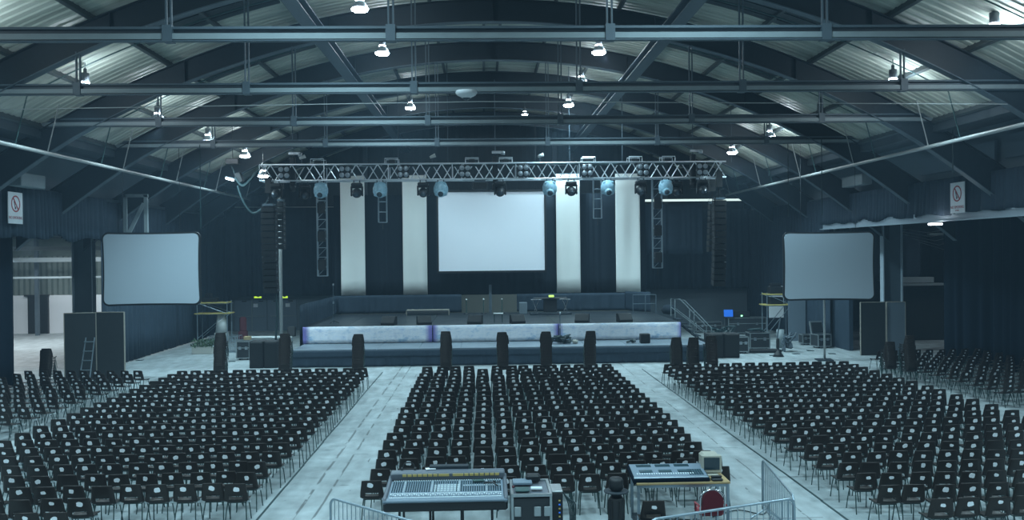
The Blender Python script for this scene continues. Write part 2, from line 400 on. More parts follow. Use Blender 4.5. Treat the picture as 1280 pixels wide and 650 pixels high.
drape([(9.9, 59.2), (XR, 59.2)], 2.5, 7.9, 'backcloth_drape', 'dark backcloth hanging behind the cable flight cases', seed=6, amp=.09, pitch=.45)
drape([(9.4, 54.5), (13.6, 54.3)], 4.9, 8.0, 'upper_drape', 'short dark drape hanging beside the ladder truss and line array', seed=16, amp=.09, pitch=.45)
drape([(-8.9, 52.6), (9.7, 52.6)], 2.6, 8.6, 'backcloth_drape', 'wide black backcloth hanging behind the projection screen', mt='black_matt', seed=7, amp=.06, pitch=.6)
drape([(-18.6, 20), (-18.6, 34.2), (-18.5, 35.2)], .04, 6.3, 'side_curtain', 'very dark blue curtain beside the opening to the bright store', mt='drape_blue', seed=8, amp=.1, pitch=.6)
drape([(20.5, 38.6), (21.4, 36.5), (21.6, 20)], .04, 7.3, 'side_curtain', 'wide dark blue curtain behind the far angled chairs', mt='drape_blue', seed=9, amp=.13, pitch=.7)
# thin battens along drape tops
tag(MB().tube([(-16.5, 59.0, 8.3), (-9.0, 59.0, 8.25)], .03, 6).build('drape_batten', 'pipe'), 'thin pale batten above the backcloth over the grey doors', 'batten')
tag(MB().box((12.2, 59.0, 8.5), (11.5, .1, .14)).build('gap_glow_strip', mat('lit_gap', (.8, .9, .9), .5, emit=(.75, .95, .92), es=1.1)), 'bright emissive strip standing for a lit gap along the gable wall', 'lit gap')  # emissive bar added for the glow of a gap above the drape
# ------------------------------------------------------------------ annexes
b = MB().box((-25.6, 60.2, 1.28), (16.4, .2, 2.56)); struct('wall_store', b, 'wall_white', 'white partition wall of the store beyond the opening')
b = MB(); X = [-34+16.6*i/90 for i in range(91)]; vs = []
for i, x in enumerate(X): dy = .07 if i % 2 else 0; vs += [(x, 60.3-dy, 2.56), (x, 60.3-dy, 5.2)]
b.add(vs, [(2*i, 2*i+2, 2*i+3, 2*i+1) for i in range(90)]); b.box((-25.6, 60.35, 5.9), (16.4, .1, 1.5), mi=0); struct('wall_store_cladding', b, 'clad_pale', 'pale ribbed cladding above the white store wall')
struct('wall_store_side', MB().box((-34, 42, 3.2), (.2, 38, 6.4)), 'wall_grey', 'side wall of the store')
struct('ceiling_store', MB().box((-26, 42, 6.5), (16, 38, .15)), 'steel_dark', 'dark ceiling of the store')
struct('door_1', MB().box((-30.0, 60.0, 1.25), (1.2, .12, 2.5)).box((-30.0, 59.95, 2.55), (1.6, .2, .12)).box((-29.3, 59.95, 1.25), (.12, .2, 2.5)), ['black'], 'dark doorway in the white store wall')
for z, y, r in ((4.95, 57, .14), (3.85, 56, .06), (5.6, 50, .12)):
    struct('store_beam', MB().box((-25.8, y, z), (16, .15, r*2)), 'steel_light', 'pale cross beam in the store')
for x in (-29.3, -19.6): struct('steel_column', MB().box((x, 58.6, 3.2), (.22, .22, 6.4)), 'steel_mid', 'steel post in the store')
# right annex
struct('wall_annex_side', MB().box((31, 40, 3.4), (.2, 42, 6.8)), 'cladding_dark', 'dark side wall of the annex')
struct('wall_annex_back', MB().box((24.5, 60.2, 3.4), (13, .2, 6.8)), 'cladding_dark', 'dark back wall of the annex')
struct('ceiling_annex', MB().box((24.7, 40, 6.9), (13, 42, .15)), 'steel_dark', 'dark ceiling of the annex')
struct('wall_annex_partition', MB().box((24.6, 48, 1.42), (5.4, .2, 2.84)), 'flat_black', 'low dark partition in the annex')
b = MB().box((24.8, 47.7, 3.1), (4.6, .5, .12)).box((23.6, 47.8, 3.35), (2.2, .4, .3)); tag(b.build('storage_ledge', 'steel_light'), 'pale ledge above the dark annex partition', 'ledge')
drape([(22.4, 50.5), (25.2, 50)], 3.2, 6.6, 'annex_drape', 'dark drape hanging inside the annex above the partition', seed=12, amp=.15, pitch=.8)
tag(MB().box((26.8, 50.5, 5.9), (1.8, .3, .14)).build('annex_light', mat('annex_tube', (.4, .5, .5), .5)), 'pale light batten high inside the annex', 'batten')
q = MB()
for k in range(5): q.tube([(21+.2*k, 45-k*.4, 6.2-k*.2), (23, 45-k*.4, 5.9-k*.22), (26, 45-k*.4, 6.3-k*.1)], .015, 4)
tag(q.build('slack_wires', 'pipe'), 'slack wires strung across the annex opening', 'wire', kind='stuff')
# black returns hiding wall edges
struct('wall_return', MB().box((XR+.2, 44.5, 3), (.2, 2.2, 6)), 'drape', 'black wall section behind the hanging screen')
# bracing steel above left screen
b = MB(); a = P(157, 291, 41.8); c = P(183, 291, 41.8)
for x in (a.x, c.x): b.box((x, 41.8, 6.9), (.16, .14, 2.2))
b.box(((a.x+c.x)/2, 41.8, 7.95), (c.x-a.x+.2, .14, .14)); ang = math.atan2(1.6, c.x-a.x-.15)
b.box(((a.x+c.x)/2, 41.75, 6.8), (1.75, .1, .16), ry=-ang); struct('brace_beam', b, 'steel_light', 'pale braced steel frame above the hanging screen by the opening')
# ------------------------------------------------------------------ lamps
def make_lamp(label):
    t = thing('high_bay_lamp', label, 'lamp', (0, 0, 0), 0, 'high bay lamps')
    MB().lathe([(.001, .62), (.05, .62), (.05, .5), (.12, .48), (.12, .22), (.09, .2), (.001, .2)], 12).build('ballast_housing', 'lamp_body', t)
    MB().lathe([(.09, .2), (.16, .14), (.22, .04), (.255, -.08), (.25, -.085), (.21, .03), (.15, .12), (.08, .18)], 16).build('reflector', 'lamp_bell', t)
    MB().lathe([(.001, -.17), (.12, -.165), (.21, -.145), (.262, -.1), (.265, -.07), (.2, -.05), (.001, -.05)], 16).build('diffuser', 'lamp_glass', t)
    MB().lathe([(.001, .24), (.085, .235), (.128, .2), (.128, .16), (.085, .14), (.001, .13)], 10).build('upper_glow_ring', 'lamp_glass', t)
    q = MB(); q.tube([(0, 0, .6), (0, 0, 1.05)], .015, 6); q.build('hanging_rod', 'steel_mid', t)
    return t
def light_at(p, power, size=.35, blend=.8, ang=140):
    l = bpy.data.lights.new('lamp_light', 'SPOT'); l.energy = power; l.color = (.56, .87, 1.0); l.shadow_soft_size = size; l.spot_size = math.radians(ang); l.spot_blend = blend
    o = bpy.data.objects.new('lamp_light', l); COL.objects.link(o); o.location = (p[0], p[1], p[2]-.35)
    # upward spill onto the roof sheets
    l2 = bpy.data.lights.new('lamp_spill', 'POINT'); l2.energy = power*.05; l2.color = (.75, .92, 1.0); l2.shadow_soft_size = .1
    o2 = bpy.data.objects.new('lamp_spill', l2); COL.objects.link(o2); o2.location = (p[0], p[1], p[2]+.0); o2.location.x += .32
lamp0 = None; PW = 1500
spots = []
for j, y in enumerate([3.4, 9.4, 15.4, 21.4, 27.4, 33.4, 39.4, 45.4]):
    for s in (-1, 1):
        if s > 0 and y == 33.4: continue
        g = P(1243, 34, 21.9) if (y == 21.4 and s > 0) else Vector((XC+s*12.55, y, 10.25)); g.z = min(g.z, 10.55)
        spots.append((g.x, g.y, g.z, ('planter' if s < 0 else 'red chair')+' side row', ORD[j]))
for j, y in enumerate([-2.6, 3.4, 9.4, 15.4, 21.4, 27.4, 33.4, 46.0]): spots.append((-3.75, y, 12.75, 'inner row toward the planter side', ORD[j]))
for j, y in enumerate([-2.6, 3.4, 9.4, 15.4, 33.4, 39.4, 45.4, 50.5]): spots.append((4.45, y, 12.75, 'inner row toward the red chair side', ORD[j]))
for x, y, z, row, o_ in spots:
    px, py = PX((x, y, z)); vis = -10 < px < 1290 and py > -8 and y > 15
    light_at((x, y, z), PW*(.9 if z > 12 else 1)*(1.5 if y > 38 else 1.1))
    if not vis: continue
    if lamp0 is None: lamp0 = make_lamp(''); L_ = lamp0
    else: L_ = dup(lamp0)
    L_.location = (x, y, z); L_['label'] = 'glowing high bay lamp, %s, %s in depth' % (row, ORD[max(0, min(23, int((y-15.4)/6)))])
L_ = dup(lamp0, (XC+12.55, 33.4, 10.25), 0, 'unlit dark high bay lamp in the red chair side row')
dk = mat('unlit_lamp', (.06, .07, .08), .4)
for ch in L_.children:
    if ch.name.startswith(('diffuser', 'upper_glow', 'ballast', 'reflector')): ch.data = ch.data.copy(); ch.data.materials[0] = dk
L_ = dup(lamp0, P(656, 142, 47), 0, 'small round lamp burning near the roof ridge above the stage')
L_.scale = (.6, .6, .6)
# small lamp under the right lintel
tag(MB().box((XR-.6, 33.6, 6.02), (.4, .3, .07)).build('lintel_lamp', mat('lintel_lamp', (1, 1, 1), emit=(.9, .95, 1), es=14)), 'small bright lamp under the pale lintel beside the no smoking sign', 'lamp')
# ceiling dome camera
t = thing('dome_camera', 'white dome camera under the second tie beam', 'camera', P(583, 119, 24.1))
MB().lathe([(.001, .12), (.28, .12), (.3, .06), (.26, 0), (.14, -.06), (.12, -.08)], 16).build('housing', 'sign_white', t)
MB().lathe([(.001, -.14), (.06, -.13), (.1, -.1), (.12, -.07)][::1], 14).build('dome', 'lens', t)
# lights in the store and annex
for x, y, p in ((-27, 52, 750), (-27, 42, 350), (-22, 56, 400)):
    l = bpy.data.lights.new('store_light', 'AREA'); l.energy = p; l.size = 3; l.color = (.85, .95, 1); o = bpy.data.objects.new('store_light', l); COL.objects.link(o); o.location = (x, y, 6.2)
l = bpy.data.lights.new('annex_lamp_light', 'AREA'); l.energy = 60; l.size = 2; l.color = (.8, .92, 1); o = bpy.data.objects.new('annex_lamp_light', l); COL.objects.link(o); o.location = (25, 46, 6.5)
# ------------------------------------------------------------------ chairs
def shell_mb(lod=0):
    prof = [(.215, .405, .40), (.205, .43, .41), (.12, .432, .42), (0, .425, .425), (-.12, .43, .43), (-.175, .445, .44), (-.2, .475, .45), (-.208, .5, .45), (-.219, .562, .44), (-.232, .64, .42), (-.25, .72, .395), (-.264, .785, .375), (-.268, .812, .365)]
    fr = [-1, -.84, -.56, -.2, .2, .56, .84, 1]
    vs = []
    for k, (y, z, w) in enumerate(prof):
        for u in fr:
            e = abs(u)**4
            dz = .03*e if k < 6 else 0; dy = .03*e if k >= 6 else 0      # raised rim
            if k == len(prof)-1: dz = -.012*e
            if k <= 1: dy = -.03*e
            vs.append((u*w/2, y+dy, z+dz))
    nc = len(fr); fs = []
    for k in range(len(prof)-1):
        for i in range(nc-1):
            if k == 7 and 2 <= i <= 4: continue               # hand slot
            fs.append((k*nc+i, k*nc+i+1, (k+1)*nc+i+1, (k+1)*nc+i))
    # thickness: offset copy
    th = .012; n0 = len(vs)
    nv = [(x, y+(-th if k//nc > 6 else 0), z-(th if k//nc <= 6 else .0)) for k, (x, y, z) in enumerate(vs)]
    edge = {}
    for f in fs:
        for a, c in zip(f, f[1:]+f[:1]): edge[(a, c)] = edge.get((a, c), 0)+1
    fs2 = [tuple(reversed([i+n0 for i in f])) for f in fs]
    sides = [(c, a, a+n0, c+n0) for (a, c) in edge if (c, a) not in edge]
    b = MB(); b.add(vs+nv, fs+fs2+sides); b.sm = [True]*len(fs)+[True]*len(fs2)+[False]*len(sides); return b
def leg_mb(sx, front):
    b = MB(); y0 = .13 if front else -.12; y1 = .215 if front else -.235
    b.tube([(sx*.165, y0, .425), (sx*.185, (y0+y1)/2, .24), (sx*.2, y1, 0)], .0115, 6); return b
def frame_mb():
    b = MB(); 
    for sx in (-1, 1): b.tube([(sx*.165, .15, .41), (sx*.165, -.14, .41)], .011, 6)
    b.tube([(-.165, .05, .405), (.165, .05, .405)], .01, 6); b.tube([(-.165, -.1, .405), (.165, -.1, .405)], .01, 6); return b
def clip_mb():
    b = MB(); b.box((.205, .0, .40), (.06, .035, .04)); return b
def paper_mb(seed):
    r = random.Random(seed); n = 12; w, h = .052+r.uniform(-.01, .008), .041+r.uniform(-.01, .008); p = []
    for i in range(n):
        t = 2*PI*i/n; c, s = math.cos(t), math.sin(t); k = 1/max(abs(c), abs(s))**.95*r.uniform(.86, 1.1)
        p.append((c*w*k, s*h*k))
    b = MB(); b.prism(p, 0, -.003); return b
papers = [paper_mb(i) for i in range(8)]
def paper_T(r):      # placement on the chair back, leaning with it
    x = r.uniform(-.03, .03); z = .705+r.uniform(-.018, .018); y = -.2465-(z-.705)*.23-.0165
    return Matrix.Translation((x, y, z)) @ Matrix.Rotation(.225, 4, 'X') @ Matrix.Rotation(r.uniform(-.25, .25), 4, 'Y')
parts_mesh = {}
def chair_proto():
    t = thing('plastic_chair', 'x', 'chair', (0, 0, 0))
    shell_mb().build('seat_shell', 'shell', t); frame_mb().build('seat_frame', 'chair_steel', t); clip_mb().build('link_hook', 'clip', t)
    for sx in (-1, 1):
        for fr in (True, False): leg_mb(sx, fr).build('leg', 'chair_steel', t)
    p = papers[0].build('paper_note', 'paper', t); p.matrix_local = paper_T(random.Random(1)); p['label'] = 'torn white paper seat number'
    return t
pm = []
for q in papers:
    me = bpy.data.meshes.new('paper_note'); me.from_pydata(q.v, [], q.f); me.materials.append(M['paper']); pm.append(me)
# seating plan: (x, y, rz, block, row number, seat number)
plan = []
rr = random.Random(5)
def place(x, y, rz, blk, row, seat): plan.append((x+rr.gauss(0, .022), y+rr.gauss(0, .03), rz+rr.gauss(0, .035), blk, row, seat))
RP = .872
CH = .27        # back top to chair origin
for i in range(20):                                     # middle block
    D = 16.85+RP*i+CH
    for k in range(14):
        x = -2.16+.523*k
        if i == 0 and k in (1, 2, 3, 4): continue
        yy = D+(.035*(x-1))*(1-i/19.)
        if i == 0 and x > 2.6: yy = D+.45
        if i == 19 and k in (4,): continue
        if i == 1 and 2.6 < x: yy += .2
        place(x, yy, 0, 'mid', i, k)
for i in range(-2, 20):                                 # planter side block
    D = 16.7+RP*i+CH
    for k in range(14):
        x = -4.68-.515*k-(.1 if i in (0, 2) and k == 0 else 0)
        if i < 0 and x > -6.75: continue
        if i == 1 and k == 0: x -= .1
        if i > 13 and k > 17: continue
        place(x, D+.01*(x+9), 0.02, 'pla', i+2, k)
for i in range(-2, 20):                                 # red chair side block
    D = 16.55+RP*i+CH
    for k in range(14):
        x = 7.28+.515*k-.014*max(0, i)
        if i < -1 and k == 0: continue
        place(x, D+.012*(x-7), -.02, 'red', i+2, k)
for i in range(12):                                     # outer angled blocks
    for k in range(9):
        place(-13.35-.53*k+.03*i, 24.2+.87*i+.06*k, -.32, 'opl', i, k)
for i in range(12):
    for k in range(9):
        if k < 9: place(16.55+.54*k, 27.6+.82*i+.05*k, .35, 'ore', i, k)
names = {'mid': ('middle block', 'seat from its planter side'), 'pla': ('planter side block', 'from the aisle'), 'red': ('red chair side block', 'from the aisle'),
         'opl': ('angled block beyond planter side', 'seat in'), 'ore': ('angled block by blue curtain', 'seat in')}
vis = []
for c in plan:
    px, py = PX((c[0], c[1]-.25, .75)); 
    if -14 < px < 1294 and py < 656: vis.append(c)
vis.sort(key=lambda c: c[1])
near, rest = vis[:298], vis[298:]
first = {}
for c in vis: first[(c[3])] = min(first.get(c[3], 99), c[4])
proto = chair_proto(); used = False
for x, y, rz, blk, row, seat in near:
    if not used: t = proto; used = True
    else: t = dup(proto)
    t.location = (x, y, 0); t.rotation_euler = (0, 0, rz)
    r = random.Random(x*91+y*7)
    bn, tail = names[blk]
    t['label'] = 'brown plastic chair, %s, %s row from the camera, %s %s' % (bn, ORD[row-first[blk]], ORD[seat], tail if blk != 'mid' else 'from its planter side')
    t['group'] = 'chairs in the '+bn
    for ch in t.children:
        if ch.name.startswith('paper_note'):
            ch.data = pm[r.randrange(8)]; ch.matrix_local = paper_T(r)
            if r.random() < .02: bpy.data.objects.remove(ch)
# the remaining chairs, one object
b = MB(); sh = shell_mb(); fm = frame_mb(); lg = [leg_mb(sx, f) for sx in (-1, 1) for f in (True, False)]; cl = clip_mb()
for x, y, rz, blk, row, seat in rest:
    T = Matrix.Translation((x, y, 0)) @ Matrix.Rotation(rz, 4, 'Z')
    b.add(sh.v, sh.f, T, 0, True)
    for q in lg: b.add(q.v, q.f, T, 1)
    b.add(cl.v, cl.f, T, 3)
    r = random.Random(x*91+y*7); q = papers[r.randrange(8)]
    if r.random() > .02: b.add(q.v, q.f, T @ paper_T(r), 2)
tag(b.build('seating_rows', ['shell', 'chair_steel', 'paper', 'clip']), 'rows of brown plastic chairs running on toward the stage', 'chairs', None, 'stuff')
# stacked chairs
def stacked_mesh():
    b = MB(); b.add(sh.v, sh.f, None, 0, True)
    for q in lg: b.add(q.v, q.f, None, 1)
    me = bpy.data.meshes.new('stacked_chair'); me.from_pydata(b.v, [], b.f); me.materials.append(M['shell']); me.materials.append(M['chair_steel'])
    me.polygons.foreach_set('material_index', b.m); me.polygons.foreach_set('use_smooth', b.sm); return me
sm_ = stacked_mesh()
stacks = [(54, 437, 34.7, 'by the blue side curtain and the two dark boards', 12), (272, 418, 34.9, 'in front of the planter', 20), (354, 418, 34.9, 'in front of the planter side bass cabinet', 20), (446, 418, 34.9, 'at the planter side corner of the apron', 20),
          (557, 416, 34.9, 'first of four along the middle block from the planter', 20), (628, 416, 34.9, 'second of four along the middle block from the planter', 20), (683, 415, 34.9, 'third of four along the middle block from the planter', 20), (738, 414, 34.9, 'last of four along the middle block from the planter', 20),
          (847, 422, 35.0, 'first of three by the stage steps', 19), (868, 422, 34.9, 'second of three by the stage steps', 19), (891, 420, 34.2, 'third of three by the stage steps', 19),
          (1115, 428, 33.4, 'nearer the grey board', 19), (1140, 421, 32.6, 'nearer the annex opening', 20)]
proto_s = None
for px, py, D, where, n in stacks:
    p = P(px, py, D); n = max(6, int(round((p.z-.79)/.062))+1); r = random.Random(px)
    rz0 = r.uniform(-.05, .05)
    for k in range(n):
        o = bpy.data.objects.new('stacked_chair', sm_); COL.objects.link(o)
        o.location = (p.x+k*.002*r.uniform(-1, 1), D+CH+k*.012, k*.062); o.rotation_euler = (0, 0, rz0)
        lab = ('topmost chair' if k == n-1 else ORD[n-1-k]+' chair down')
        tag(o, '%s of the stack %s' % (lab, where), 'chair', 'stack of chairs '+where)
# ------------------------------------------------------------------ stage
SX0, SX1 = -8.8, 9.6
b = MB().box(((SX0+SX1)/2, 47.15, .8), (SX1-SX0, 8.9, 1.56)); t = thing('stage', 'black raised stage platform behind the painted cloths', 'stage', ((SX0+SX1)/2, 47.15, 0))
MB().box((0, 0, .75), (SX1-SX0, 8.8, 1.5)).build('substructure', 'black_matt', t)
b = MB()
for i in range(9):
    for j in range(4): b.box((-9.2+1.02+i*2.045, -4.4+1.1+j*2.2, 1.55), (2.03, 2.19, .1), bev=.01)
b.build('deck', 'stage_deck', t)
t = thing('stage_apron', 'low black apron platform in front of the stage', 'stage', ((SX0+SX1)/2+.4, 41.3, 0))
b = MB()
for i in range(10):
    b.box((-9.5+.95+i*1.9, 0, .76), (1.89, 2.7, .08), bev=.01)
b.build('deck', 'apron_deck', t)
MB().box((0, .02, .36), (18.9, 2.6, .71)).build('substructure', 'black_matt', t)
def skirt(name, x0, x1, y, z0, z1, parent, loc, mt, amp=.04, pitch=.5, seed=1):
    vs = []; n = int((x1-x0)/.07)
    for i in range(n+1):
        x = x0+(x1-x0)*i/n; a = noise.noise(Vector((x*1.7, seed, 0)))
        for r in range(5):
            tt = r/4; vs.append((x-loc[0], y-loc[1]-abs(amp*(.2+tt)*math.sin(2*PI*(x/pitch+a)))-.02*a-.01, z1+(z0-z1)*tt-loc[2]))
    b = MB(); b.add(vs, [(i*5+r, i*5+r+1, (i+1)*5+r+1, (i+1)*5+r) for i in range(n) for r in range(4)], None, 0, True)
    o = b.build(name, mt, parent); md = o.modifiers.new('thick', 'SOLIDIFY'); md.thickness = .01; return o
lo = t.location
skirt('skirt_valance', lo.x-9.5, lo.x+9.5, 39.93, .45, .74, t, lo, 'drape', .03, .4, 2)
skirt('skirt', lo.x-9.5, lo.x+9.5, 39.97, .02, .5, t, lo, 'drape', .07, 1.1, 3)
# painted cloths on the stage front
cl_x = [(-8.75, -2.55), (-2.5, 3.55), (3.6, 9.55)]
labs = ['blue and white painted cloth on the planter end of the stage front', 'blue and white painted cloth at the middle of the stage front', 'blue and white painted cloth at the steps end of the stage front']
for (x0, x1), lab in zip(cl_x, labs):
    xm = (x0+x1)/2; o = skirt('painted_cloth', x0, x1, 42.62, .82, 1.62, None, (xm, 42.6, .8), 'cloth', .04, 1.3, xm); o.location = (xm, 42.6, .8); tag(o, lab, 'cloth', 'painted cloths on the stage front')
# black drape walls round the stage
drape([(-8.95, 42.9), (-8.75, 51.6)], .1, 2.66, 'stage_side_drape', 'black drape along the planter side edge of the stage', seed=20, amp=.06, pitch=.6)
drape([(-8.75, 51.7), (-1.35, 51.7)], 1.62, 2.68, 'stage_rear_drape', 'low black drape across the stage rear, under the two planter side banners', seed=21, amp=.05, pitch=.7)
drape([(1.9, 51.7), (8.3, 51.7)], 1.62, 2.66, 'stage_rear_drape', 'low black drape across the stage rear, behind the keyboard rig', seed=22, amp=.05, pitch=.7)
drape([(8.3, 51.7), (9.5, 50.0)], 1.62, 2.75, 'stage_corner_drape', 'black drape at the stage corner behind the hand rail', seed=23, amp=.05, pitch=.5)
struct('steel_column', MB().box((P(613, 370, 52).x, 52.2, 2.2), (.16, .16, 2.0)), 'steel_mid', 'short grey post in the gap behind the stage')
# mic stands in the gap
for i, px in enumerate((583, 604.5, 627.5)):
    p = P(px, 390, 50.5); t = thing('light_stand', '%s thin stand from the planter side in the gap behind the stage' % ORD[i], 'stand', (p.x, 50.6, 1.6), 0, 'thin stands in the gap behind the stage')
    MB().tube([(0, 0, 0), (0, 0, .78)], .025, 6).build('pole', 'pipe_dark', t); MB().lathe([(.001, 0), (.16, 0), (.16, .03), (.02, .05), (.001, .05)], 12).build('base', 'black', t)
    MB().lathe([(.001, -.05), (.05, -.03), (.05, .03), (.001, .05)], 8, T=Matrix.Translation((0, 0, .82))).build('head', 'white_thing', t)
# banners
for px, D, w, lab in ((442, 52.0, 1.42, 'outermost pale hanging banner on the planter side of the screen'), (519.5, 52.0, 1.42, 'pale hanging banner next to the screen on the planter side'), (711, 52.0, 1.42, 'pale hanging banner next to the screen on the steps side'), (785.5, 52.0, 1.45, 'outermost pale hanging banner on the steps side of the screen')):
    p = P(px, 368, D); vs = []; n = 24; o_ = MB(); sd = px
    for i in range(n+1):
        u = i/n-.5
        for r in range(9):
            z = 9.7-(9.7-2.68)*r/8; sag = .035*math.sin(u*9+sd)*(.5+.5*math.cos(r*.8+sd*.1)); vs.append((u*w, sag-.03, z-2.6))
    o_.add(vs, [(i*9+r, i*9+r+1, (i+1)*9+r+1, (i+1)*9+r) for i in range(n) for r in range(8)], None, 0, True)
    t = thing('hanging_banner', lab, 'banner', (p.x, D, 2.6), 0, 'pale banners behind the stage')
    c = o_.build('cloth', 'banner', t); md = c.modifiers.new('thick', 'SOLIDIFY'); md.thickness = .015
    MB().tube([(-w/2-.03, 0, 7.12), (w/2+.03, 0, 7.12)], .03, 6).build('top_bar', 'steel_mid', t)
# main screen
p = P(615, 338, 51.4); t = thing('projection_screen', 'large white projection screen in a black frame above the stage', 'screen', (p.x, 51.4, 4.05))
MB().box((0, 0, 2.3), (6.18, .04, 4.6)).build('screen_cloth', 'screen_white', t)
b = MB()
for sx in (-1, 1): b.box((sx*3.15, -.01, 2.3), (.12, .1, 4.85))
for z in (-.06, 4.66): b.box((0, -.01, z), (6.4, .1, .12))
b.build('frame', 'black', t)
q = MB()
for x in (-2.6, 2.6): q.tube([(x, 0, 4.7), (x, 0, 8.7)], .012, 5)
q.build('suspension_wire', 'black', t)
# side screens with bowed edges
def side_screen(cx, cy, zc, w, h, rz, label):
    t = thing('side_screen', label, 'screen', (cx, cy, 0), rz, 'rounded side screens')
    def outline(w, h, rad, bow, n=8):
        pts = []
        cs = [(w/2-rad, h/2-rad, 0), (-w/2+rad, h/2-rad, PI/2), (-w/2+rad, -h/2+rad, PI), (w/2-rad, -h/2+rad, 1.5*PI)]
        for k, (x, z, a0) in enumerate(cs):
            for i in range(n+1): a = a0+PI/2*i/n; pts.append([x+rad*math.cos(a), z+rad*math.sin(a)])
            nx, nz_, na = cs[(k+1) % 4]; a1 = a0+PI/2; sx, sz = x+rad*math.cos(a1), z+rad*math.sin(a1); ex, ez = nx+rad*math.cos(na), nz_+rad*math.sin(na)
            for i in range(1, 8): u = i/8; pts.append([sx+(ex-sx)*u, sz+(ez-sz)*u])
        out = []
        for x, z in pts:
            u, v = x/(w/2), z/(h/2); out.append((x*(1-bow*(1-v*v)), z*(1-bow*(1-u*u))))
        return out
    a = outline(w, h, .24, .022); c = outline(w+.16, h+.16, .3, .02)
    MB().prism([(x, z+zc) for x, z in a], -.09, -.045).build('screen_cloth', 'screen_grey', t)
    MB().prism([(x, z+zc) for x, z in c], -.045, .06).build('frame', 'black', t)
    for sx in (-1.2, 1.2): MB().tube([(sx, .02, zc+h/2), (sx, .02, 10)], .01, 5).build('suspension_wire', 'black', t)
    if cx > 0:
        MB().tube([(-.15, .2, 0), (-.15, .2, zc+h/2-.2)], .05, 8).build('mast', 'pipe', t); MB().box((-.15, .3, .03), (.7, .7, .06)).build('base_plate', 'steel_dark', t)
    return t
p = P(190, 336, 38.2); side_screen(p.x, 38.2, p.z, 4.05, 3.02, .0, 'rounded grey projection screen on the planter side wall')
p = P(1035.5, 332.5, 39.5); side_screen(p.x, 39.5, p.z, 3.92, 3.0, -.14, 'rounded grey projection screen on the grey board side')
# ------------------------------------------------------------------ lighting truss
def box_truss(L, w=.72, parent=None, step=.95):
    c = w/2
    for nm, y, z in (('bottom_chord', -c, 0), ('bottom_chord', c, 0), ('top_chord', -c, w), ('top_chord', c, w)):
        MB().tube([(-L/2, y, z), (L/2, y, z)], .04, 8).build(nm, 'truss', parent)
    n = int(L/step)
    for nm, pa in (('front_lacing', lambda x, u: (x, -c, u*w)), ('rear_lacing', lambda x, u: (x, c, u*w)), ('top_lacing', lambda x, u: (x, -c+u*w, w)), ('bottom_lacing', lambda x, u: (x, -c+u*w, 0))):
        b = MB()
        for i in range(n):
            x0 = -L/2+L*i/n; x1 = -L/2+L*(i+.5)/n; x2 = -L/2+L*(i+1)/n; h0, h1 = (1, 0) if nm == 'rear_lacing' else (0, 1)
            b.tube([pa(x0+.04, h0), pa(x1, h1)], .024, 5); b.tube([pa(x1, h1), pa(x2-.04, h0)], .024, 5)
        b.build(nm, 'truss', parent)
    b = MB()
    for i in range(0, n+1, 3):
        x = -L/2+L*i/n
        b.tube([(x, -c, 0), (x, c, 0)], .018, 5); b.tube([(x, -c, w), (x, c, w)], .018, 5); b.tube([(x, -c, 0), (x, -c, w)], .022, 5); b.tube([(x, c, 0), (x, c, w)], .022, 5)
    b.build('cross_bars', 'truss', parent)
TD = 40.6
pl, pr = P(327, 227, TD), P(905, 222, TD); tz = (pl.z+pr.z)/2
TX0, TX1 = pl.x, pr.x; tc = (TX0+TX1)/2
t = thing('lighting_truss', 'long aluminium lighting truss hung across the stage front', 'truss', (tc, TD, tz)); box_truss(TX1-TX0, .72, t)
TZ = tz
# chain hoists
for i, (px, lab) in enumerate(((366, 'planter side'), (619, 'middle'), (866, 'steps side'))):
    p = P(px, 200, TD); t = thing('chain_hoist', 'black chain hoist lifting the lighting truss, '+lab+' one of three', 'hoist', (p.x, TD, TZ), 0, 'chain hoists on the lighting truss')
    MB().box((0, 0, .45), (.24, .3, 1.3), bev=.04).build('motor_body', 'black', t); MB().lathe([(.001, 0), (.14, .02), (.16, .3), (.001, .32)], 10, T=Matrix.Translation((.0, -.05, -.5))).build('chain_bag', 'black', t)
    MB().tube([(0, 0, 1.1), (0, 0, rz_(p.x)-.72-TZ)], .02, 5).build('lifting_chain', 'steel_mid', t)
    MB().box((.12, -.1, 1.25), (.55, .16, .1)).lathe([(.001, 0), (.1, .01), (.1, .16), (.001, .17)], 10, T=Matrix.Translation((.35, -.1, 1.12))).build('top_fitting', 'alu', t)
for i, px in enumerate((398, 490, 590, 632, 735, 793, 834)):
    p = P(px, 200, TD); t = thing('truss_bracket', 'pale open bracket clamped on the truss, %s from the planter end' % ORD[i], 'bracket', (p.x, TD, TZ+.76), 0, 'brackets on top of the truss')
    b = MB(); b.tube([(-.3, -.3, 0), (-.3, -.3, .22), (.3, -.3, .22), (.3, -.3, 0)], .02, 5).tube([(-.3, .3, 0), (-.3, .3, .22), (.3, .3, .22), (.3, .3, 0)], .02, 5); b.build('frame', 'truss', t)
    MB().box((0, 0, .1), (.3, .3, .14), bev=.02).build('dimmer_box', 'black', t)
q = random.Random(77)
for y_, z_, r_, lab in ((TD-.2, TZ+.68, .045, 'black cable loom laid along the truss, camera side'), (TD+.25, TZ+.7, .05, 'black cable loom laid along the truss, stage side')):
    pts = [(TX0+.3+(TX1-TX0-.6)*i/30, y_+q.uniform(-.05, .05), z_+q.uniform(-.03, .05)) for i in range(31)]
    tag(MB().tube(pts, r_, 6).build('cable_loom', 'cable'), lab, 'cable')
